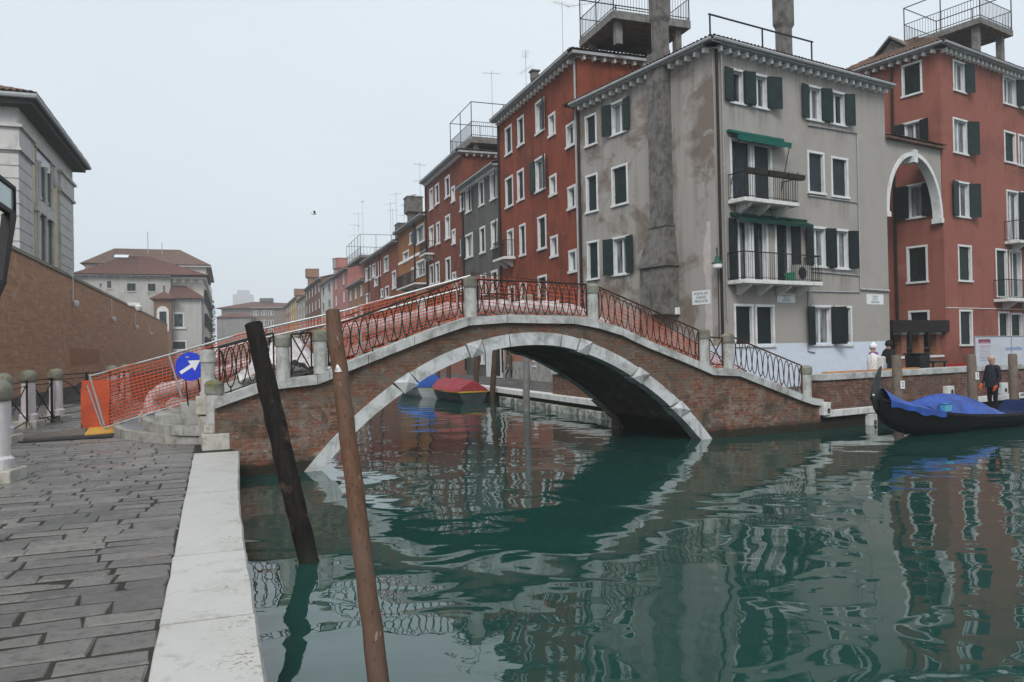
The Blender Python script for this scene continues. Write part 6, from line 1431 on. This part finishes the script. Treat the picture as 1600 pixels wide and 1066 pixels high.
def small_boat(name, label, loc, rz, L, B, hm, cm, stripe, peak, fr=.5):
    o = thing(name, label, 'boat', loc, rz); bm_ = lambda u: B / 2 * min(1, (.80 + .2 * min(1, u / .2))) * (1 - max(0, (u - .45) / .55) ** 2.4) + .02
    sh = lambda u: fr + .16 * u * u; kl = lambda u: -.18 + .35 * max(0, (u - .6) / .4) ** 2
    h, rows = hull('hull', o, hm, L, bm_, sh, kl, 26)
    m = MB(); r0 = rows[0]; m.add(r0, [tuple(range(13))]); m.build('transom', [hm], h, fix=False)
    if stripe:
        m = MB()
        for i in range(26):
            for sg in (0, 12):
                a, b = Vector(rows[i][sg]), Vector(rows[i + 1][sg]); oo = Vector((0, .025 if sg else -.025, 0)); m.hexa([a - Vector((0, 0, .07)), b - Vector((0, 0, .07)), b + oo - Vector((0, 0, .07)), a + oo - Vector((0, 0, .07)), a - Vector((0, 0, .015)), b - Vector((0, 0, .015)), b + oo - Vector((0, 0, .015)), a + oo - Vector((0, 0, .015))])
        a, b = Vector(rows[0][0]), Vector(rows[0][12]); m.box((-.03, a.y, a.z - .07), (.0, b.y, a.z - .015)); m.build('stripe', [stripe], h)
    m = MB(); rn = random.Random(len(label)); NU, NV = 24, 12
    ns = [[rn.uniform(-.018, .018) for _ in range(NV + 1)] for _ in range(NU + 1)]
    def cv(i, j):
        u, v = i / NU, -1 + 2 * j / NV; w = bm_(u) * 1.04 + .015; hgt = peak * (1 - abs(v) ** 1.4) * (.45 + .55 * math.sin(math.pi * min(1, u * .8 + .22))) + .03 * math.sin(u * 19 + v * 2)
        return (u * L * 1.005 - .03, v * w, sh(u) + .02 + max(0, hgt) + ns[i][j] - (.05 if abs(v) > .95 else 0))
    for i in range(NU):
        for j in range(NV): m.quad(cv(i, j), cv(i + 1, j), cv(i + 1, j + 1), cv(i, j + 1))
    m.add([cv(0, j) for j in range(NV + 1)], [tuple(range(NV + 1))]); m.build('cover', [cm], o, smooth=True, sharp=28, fix=False); return o
small_boat('covered_boat', 'dark boat under a red tarpaulin with a yellow stripe below the arch', q(9.3, 30.4, -.5), QA + math.pi / 2 + R(5), 4.4, 1.5, plain('dark_boat_grey', (.035, .042, .045), .5, .4, 3), plain('red_tarpaulin', (.26, .035, .045), .6, .25, 4, bump=.3), plain('yellow_stripe', (.5, .33, .03), .5, .1, 3), .42, .48)
small_boat('covered_boat', 'grey boat under a blue tarpaulin beyond the red covered boat', q(8.75, 34.9, -.5), QA + math.pi / 2 + R(4), 4.8, 1.8, plain('pale_boat_grey', (.30, .32, .32), .5, .25, 3), plain('bright_blue_tarp', (.035, .11, .42), .55, .2, 4, bump=.3), None, .62, .5)
# ---------------------------------------------------------------- people
def person(name, label, loc, rz, height, mats, pose=None, headturn=0.0):
    o = thing(name, label, 'person', loc, rz); k = height / 1.76; p = dict(
        pel=(0, 0, .95), wai=(0, .0, 1.10), che=(0, .01, 1.32), nec=(0, .0, 1.47), hb=(0, -.01, 1.55), hm=(0, -.015, 1.65), ht=(0, 0, 1.73),
        hl=(.095, 0, .90), kl=(.105, -.02, .50), al=(.105, .03, .10), tl=(.115, -.12, .05), hr=(-.095, 0, .90), kr=(-.105, -.02, .50), ar=(-.105, .03, .10), tr=(-.115, -.12, .05),
        sl=(.185, .01, 1.41), el=(.245, .04, 1.13), wl=(.25, -.05, .89), pl=(.25, -.075, .82), sr=(-.185, .01, 1.41), er=(-.245, .04, 1.13), wr=(-.25, -.05, .89), pr=(-.25, -.075, .82))
    if pose: p.update(pose)
    rad = dict(pel=.145, wai=.135, che=.15, nec=.06, hb=.075, hm=.098, ht=.07, hl=.09, kl=.06, al=.045, tl=.04, hr=.09, kr=.06, ar=.045, tr=.04, sl=.07, el=.05, wl=.034, pl=.032, sr=.07, er=.05, wr=.034, pr=.032)
    ed = [('pel', 'wai', 1), ('wai', 'che', 1), ('che', 'nec', 1), ('nec', 'hb', 0), ('hb', 'hm', 0), ('hm', 'ht', 3), ('pel', 'hl', 2), ('hl', 'kl', 2), ('kl', 'al', 2), ('al', 'tl', 4), ('pel', 'hr', 2), ('hr', 'kr', 2), ('kr', 'ar', 2), ('ar', 'tr', 4),
          ('che', 'sl', 1), ('sl', 'el', 1), ('el', 'wl', 1), ('wl', 'pl', 5), ('che', 'sr', 1), ('sr', 'er', 1), ('er', 'wr', 1), ('wr', 'pr', 5)]
    for sd, sg in (('l', 1), ('r', -1)):
        b = Vector(p['p' + sd]); d = (b - Vector(p['w' + sd])).normalized(); ac = Vector((0, 1, 0)) - d * d.y; ac.normalize()
        for f in range(4):
            L = (.075, .085, .08, .06)[f]; b0 = b + d * .03 + ac * (.027 - .018 * f); f1 = b0 + d * L * .55 + Vector((-sg * .012, 0, 0)); f2 = f1 + d * L * .4 + Vector((-sg * .03, 0, 0))
            for nm, q_, r_ in (('a', b0, .011), ('b', f1, .0095), ('c', f2, .008)): p[f'f{sd}{f}{nm}'] = tuple(q_); rad[f'f{sd}{f}{nm}'] = r_
            ed += [('p' + sd, f'f{sd}{f}a', 5), (f'f{sd}{f}a', f'f{sd}{f}b', 5), (f'f{sd}{f}b', f'f{sd}{f}c', 5)]
        t0_ = b - ac * .035 + d * .0; t1_ = t0_ - ac * .025 + d * .035
        p[f't{sd}a'] = tuple(t0_); p[f't{sd}b'] = tuple(t1_); rad[f't{sd}a'] = .012; rad[f't{sd}b'] = .009; ed += [('p' + sd, f't{sd}a', 5), (f't{sd}a', f't{sd}b', 5)]
    keys = list(p); idx = {n_: i for i, n_ in enumerate(keys)}
    me = bpy.data.meshes.new('body'); me.from_pydata([tuple(c * k for c in p[n_]) for n_ in keys], [(idx[a], idx[b]) for a, b, _ in ed], [])
    bo = bpy.data.objects.new('body', me); COL.objects.link(bo); sk = bo.modifiers.new('s', 'SKIN')
    for n_, i in idx.items(): v = me.skin_vertices[0].data[i]; v.radius = (rad[n_] * k * (1.25 if n_ in ('che', 'wai', 'pel') else 1), rad[n_] * k * (.85 if n_ in ('che', 'wai', 'pel') else 1)); v.use_root = n_ == 'pel'
    sb = bo.modifiers.new('u', 'SUBSURF'); sb.levels = sb.render_levels = 2
    bpy.context.view_layer.update(); m2 = bpy.data.meshes.new_from_object(bo.evaluated_get(bpy.context.evaluated_depsgraph_get())); bpy.data.objects.remove(bo)
    m2.name = 'body'; m2.materials.clear()
    for m_ in mats: m2.materials.append(m_)
    segs = [(Vector(p[a]) * k, Vector(p[b]) * k, mi) for a, b, mi in ed]
    for f in m2.polygons:
        c = f.center; best = 9; bi_ = 0
        for a, b, mi in segs:
            ab = b - a; u = max(0, min(1, (c - a).dot(ab) / max(1e-9, ab.length_squared))); d = (c - a - ab * u).length
            if d < best: best = d; bi_ = mi
        f.material_index = bi_; f.use_smooth = True
    bd = bpy.data.objects.new('body', m2); COL.objects.link(bd); bd.parent = o
    hm_ = Vector(p['hm']) * k; fd = Vector((math.sin(headturn), -math.cos(headturn), 0)); sd_ = Vector((fd.y, -fd.x, 0)); f = MB()
    tip = hm_ + fd * .125 * k - Vector((0, 0, .025)); f.add([hm_ + fd * .085 * k + Vector((0, 0, .02)), tip, hm_ + fd * .085 * k + sd_ * .022 - Vector((0, 0, .035)), hm_ + fd * .085 * k - sd_ * .022 - Vector((0, 0, .035))], [(0, 1, 2), (0, 3, 1), (1, 3, 2)]); f.build('nose', [mats[0]], bd)
    for s_ in (1, -1):
        f = MB(); e_ = hm_ + fd * .088 * k + sd_ * .033 * s_; f.lathe([(.002, -.009), (.010, 0), (.002, .009)], e_, 8); f.build('eye', [M['black']], bd)
        f = MB(); e_ = hm_ + sd_ * .088 * s_ * k; f.lathe([(.004, -.026), (.011, 0), (.004, .026)], e_, 6); f.build('ear', [mats[0]], bd)
    f = MB(); e_ = hm_ + fd * .088 * k - Vector((0, 0, .052)); f.tube([e_ - sd_ * .022, e_ + fd * .004, e_ + sd_ * .022], .006, 5); f.build('mouth', [plain('lip', (.3, .12, .1), .5, .1)], bd)
    return o, k, p
def kl_(prof, k): return [(r * k, z * k) for r, z in prof]
def garment(o, name, mat, secs, k=1.0, n=22, seed=1):
    rn = random.Random(seed); m = MB(); vs_ = []
    for z, rx, ry, oy in secs:
        for j in range(n):
            a = 2 * math.pi * j / n; w = 1 + .05 * math.sin(3 * a + z * 9) + rn.uniform(-.02, .02); vs_.append((rx * w * math.cos(a) * k, (oy + ry * w * math.sin(a)) * k, z * k))
    m.add(vs_, [(i * n + j, i * n + (j + 1) % n, (i + 1) * n + (j + 1) % n, (i + 1) * n + j) for i in range(len(secs) - 1) for j in range(n)]); return m.build(name, [mat], o, smooth=True, sharp=60)
navy = plain('navy_jacket', (.022, .022, .032), .8, .3, 8); dk = plain('dark_trousers', (.012, .012, .015), .85, .3, 8); og = plain('orange_glove', (.55, .10, .03), .6, .15, 8); hair = plain('dark_hair', (.02, .014, .01), .7, .3, 12); bald = plain('pale_scalp', (.50, .31, .25), .5, .08, 9)
o, k, p = person('person', 'balding man in a dark jacket and orange glove standing in the gondola', place_on(4.72, -.05, .20), R(-80), 1.56, [M['skin'], navy, dk, bald, M['black'], og], dict(er=(-.25, -.02, 1.13), wr=(-.22, -.16, .93), pr=(-.21, -.2, .87), el=(.26, .02, 1.13), wl=(.25, -.10, .90), pl=(.245, -.13, .84)), R(20))
garment(o, 'jacket', navy, [(1.47, .08, .08, 0), (1.43, .17, .11, 0), (1.3, .20, .15, 0), (1.1, .20, .16, -.01), (.95, .195, .155, -.01), (.84, .20, .155, -.01), (.83, .17, .13, -.01)], k)
wj = plain('white_jacket', (.62, .6, .58), .8, .12, 9); pur = plain('purple_collar', (.16, .06, .22), .8, .2, 9)
s = ol(1365, 560, 1.3)[0]; o, k, p = person('person', 'person in a pale jacket and white hat with a backpack behind the parapet', rbw(s, 1.3, 0), RA + R(200), 1.58, [M['skin'], wj, dk, wj, M['black'], M['skin']])
garment(o, 'jacket', wj, [(1.46, .1, .1, 0), (1.40, .23, .15, 0), (1.2, .26, .19, 0), (.95, .26, .19, 0), (.75, .27, .19, 0), (.74, .2, .14, 0)], k, seed=3)
m = MB(); m.lathe(kl_([(.13, 1.39), (.15, 1.43), (.12, 1.49), (.1, 1.5)], k), n=14); m.build('collar', [pur], o, smooth=True); m = MB(); m.lathe(kl_([(.115, 1.64), (.125, 1.68), (.115, 1.73), (.06, 1.775), (.04, 1.81), (.01, 1.83)], k), n=14); m.build('hat', [M['white']], o, smooth=True)
m = MB(); m.box((-.16, .12, .82), (.16, .30, 1.22)); bk_ = m.build('backpack', [plain('pale_backpack', (.5, .48, .47), .7, .2, 10)], o, bevel=.05); m = MB(); m.box((-.1, .29, .86), (.1, .34, 1.02)); m.build('pocket', [plain('grey_blue_pocket', (.28, .3, .42), .7, .2, 10)], bk_, bevel=.02)
bj = plain('black_coat', (.011, .011, .013), .85, .3, 9)
s = ol(1389, 560, 1.2)[0]; o, k, p = person('person', 'dark haired person in a black coat standing at the parapet', rbw(s, 1.2, 0), RA + R(185), 1.68, [M['skin'], bj, dk, hair, M['black'], M['skin']], dict(el=(.3, .02, 1.15), wl=(.33, -.14, .98), pl=(.33, -.2, .96), er=(-.3, .02, 1.15), wr=(-.33, -.14, .98), pr=(-.33, -.2, .96)))
garment(o, 'coat', bj, [(1.50, .1, .1, 0), (1.43, .22, .15, 0), (1.25, .28, .2, 0), (1.0, .30, .21, 0), (.72, .31, .21, 0), (.71, .2, .14, 0)], k, seed=4); m = MB(); m.lathe(kl_([(.03, 1.765), (.1, 1.73), (.118, 1.66), (.11, 1.6), (.07, 1.58)], k), (0, .02, 0), n=14); m.build('hair', [hair], o, smooth=True)
oc = plain('olive_coat', (.075, .068, .055), .85, .25, 9); wl_p = gnd(796, 592)
o, k, p = person('person', 'person in a long olive coat walking along the far quay beneath the arch', wl_p, R(60), 1.58, [M['skin'], oc, dk, hair, M['black'], M['skin']], dict(kl=(.10, -.12, .52), al=(.10, -.10, .11), tl=(.1, -.25, .06), kr=(-.1, .04, .5), ar=(-.1, .22, .13), tr=(-.1, .1, .05)))
garment(o, 'coat', oc, [(1.47, .09, .09, 0), (1.41, .20, .13, 0), (1.2, .24, .17, 0), (1.0, .25, .18, 0), (.7, .29, .22, .01), (.55, .31, .24, .01), (.54, .2, .14, 0)], k, seed=6); m = MB(); m.lathe(kl_([(.03, 1.77), (.1, 1.74), (.115, 1.66), (.115, 1.52), (.09, 1.42), (.05, 1.4)], k), (0, .04, 0), n=14); m.build('hair', [hair], o, smooth=True); m = MB(); m.box((.22, -.02, .75), (.34, .28, 1.05)); m.build('shoulder_bag', [M['black']], o, bevel=.03)
# ---------------------------------------------------------------- gulls
gw = plain('gull_white', (.8, .8, .8), .8, .08, 9); gg = plain('gull_grey', (.45, .46, .48), .8, .1, 9)
def gull(label, loc, rz, flying):
    o = thing('seagull', label, 'bird', loc, rz); m = MB()
    m.tube([(-.24, 0, .02), (-.12, 0, .03), (0, 0, .02), (.12, 0, .05), (.18, 0, .09), (.22, 0, .1), (.25, 0, .1)], [.012, .05, .07, .055, .04, .04, .012], 10); b = m.build('body', [gw], o, smooth=True)
    m = MB(); m.tube([(.24, 0, .1), (.3, 0, .085)], [.012, .004], 6); m.build('beak', [plain('gull_beak', (.5, .3, .05), .5, .1)], b)
    for s in (1, -1):
        m = MB()
        if flying:
            r_ = [(0, .05, .06), (.03, .32, .20), (-.06, .62, .16)]; t_ = [(-.15, .05, .05), (-.13, .3, .17), (-.1, .64, .15)]
            for i in range(2):
                A_, B_, C_, D_ = [Vector((x, y * s, z)) for x, y, z in (r_[i], r_[i + 1], t_[i + 1], t_[i])]; u_ = Vector((0, 0, .012)); m.hexa([A_, B_, C_, D_, A_ + u_, B_ + u_, C_ + u_, D_ + u_])
        else: m.hexa([(.08, .05 * s, .0), (-.28, .03 * s, .02), (-.28, .04 * s, .03), (.05, .075 * s, .0), (.08, .05 * s, .08), (-.26, .03 * s, .05), (-.26, .04 * s, .05), (.05, .075 * s, .07)])
        m.build('wing', [gg], b)
        if not flying: m = MB(); m.tube([(0, .03 * s, -.03), (0, .03 * s, -.12)], .008, 5); m.build('leg', [plain('gull_leg', (.4, .25, .15), .6, .1)], b)
    return o
gull('seagull flying in the grey sky over the canal', atY(490, 335, 55), R(195), True).scale = (.95,) * 3
gull('seagull perched on the flared chimney of the ochre house', CHTOP + Vector((0, 0, .19)), R(150), False).scale = (1.4,) * 3
# ---------------------------------------------------------------- sea mist over the whole place
hz = MB(); hz.box((-620, -61, -4), (620, 1420, 110)); ho = hz.build('haze', [], None)
hm = bpy.data.materials.new('mist'); hm.use_nodes = True; hn = hm.node_tree; hn.nodes.remove(hn.nodes['Principled BSDF'])
pvn = hn.nodes.new('ShaderNodeVolumePrincipled'); pvn.inputs['Color'].default_value = (.97, .985, 1, 1); pvn.inputs['Density'].default_value = .0008; pvn.inputs['Anisotropy'].default_value = .0
hn.links.new(pvn.outputs[0], hn.nodes['Material Output'].inputs['Volume']); ho.data.materials.append(hm); tag(ho, kind='stuff')
for m_ in bpy.data.materials:
    if m_.use_nodes:
        b_ = m_.node_tree.nodes.get('Principled BSDF')
        if b_ and not b_.inputs['Roughness'].is_linked and b_.inputs['Roughness'].default_value >= .5 and b_.inputs['Metallic'].default_value < .1: b_.inputs['Specular IOR Level'].default_value = .18
#; ho.visible_shadow = True
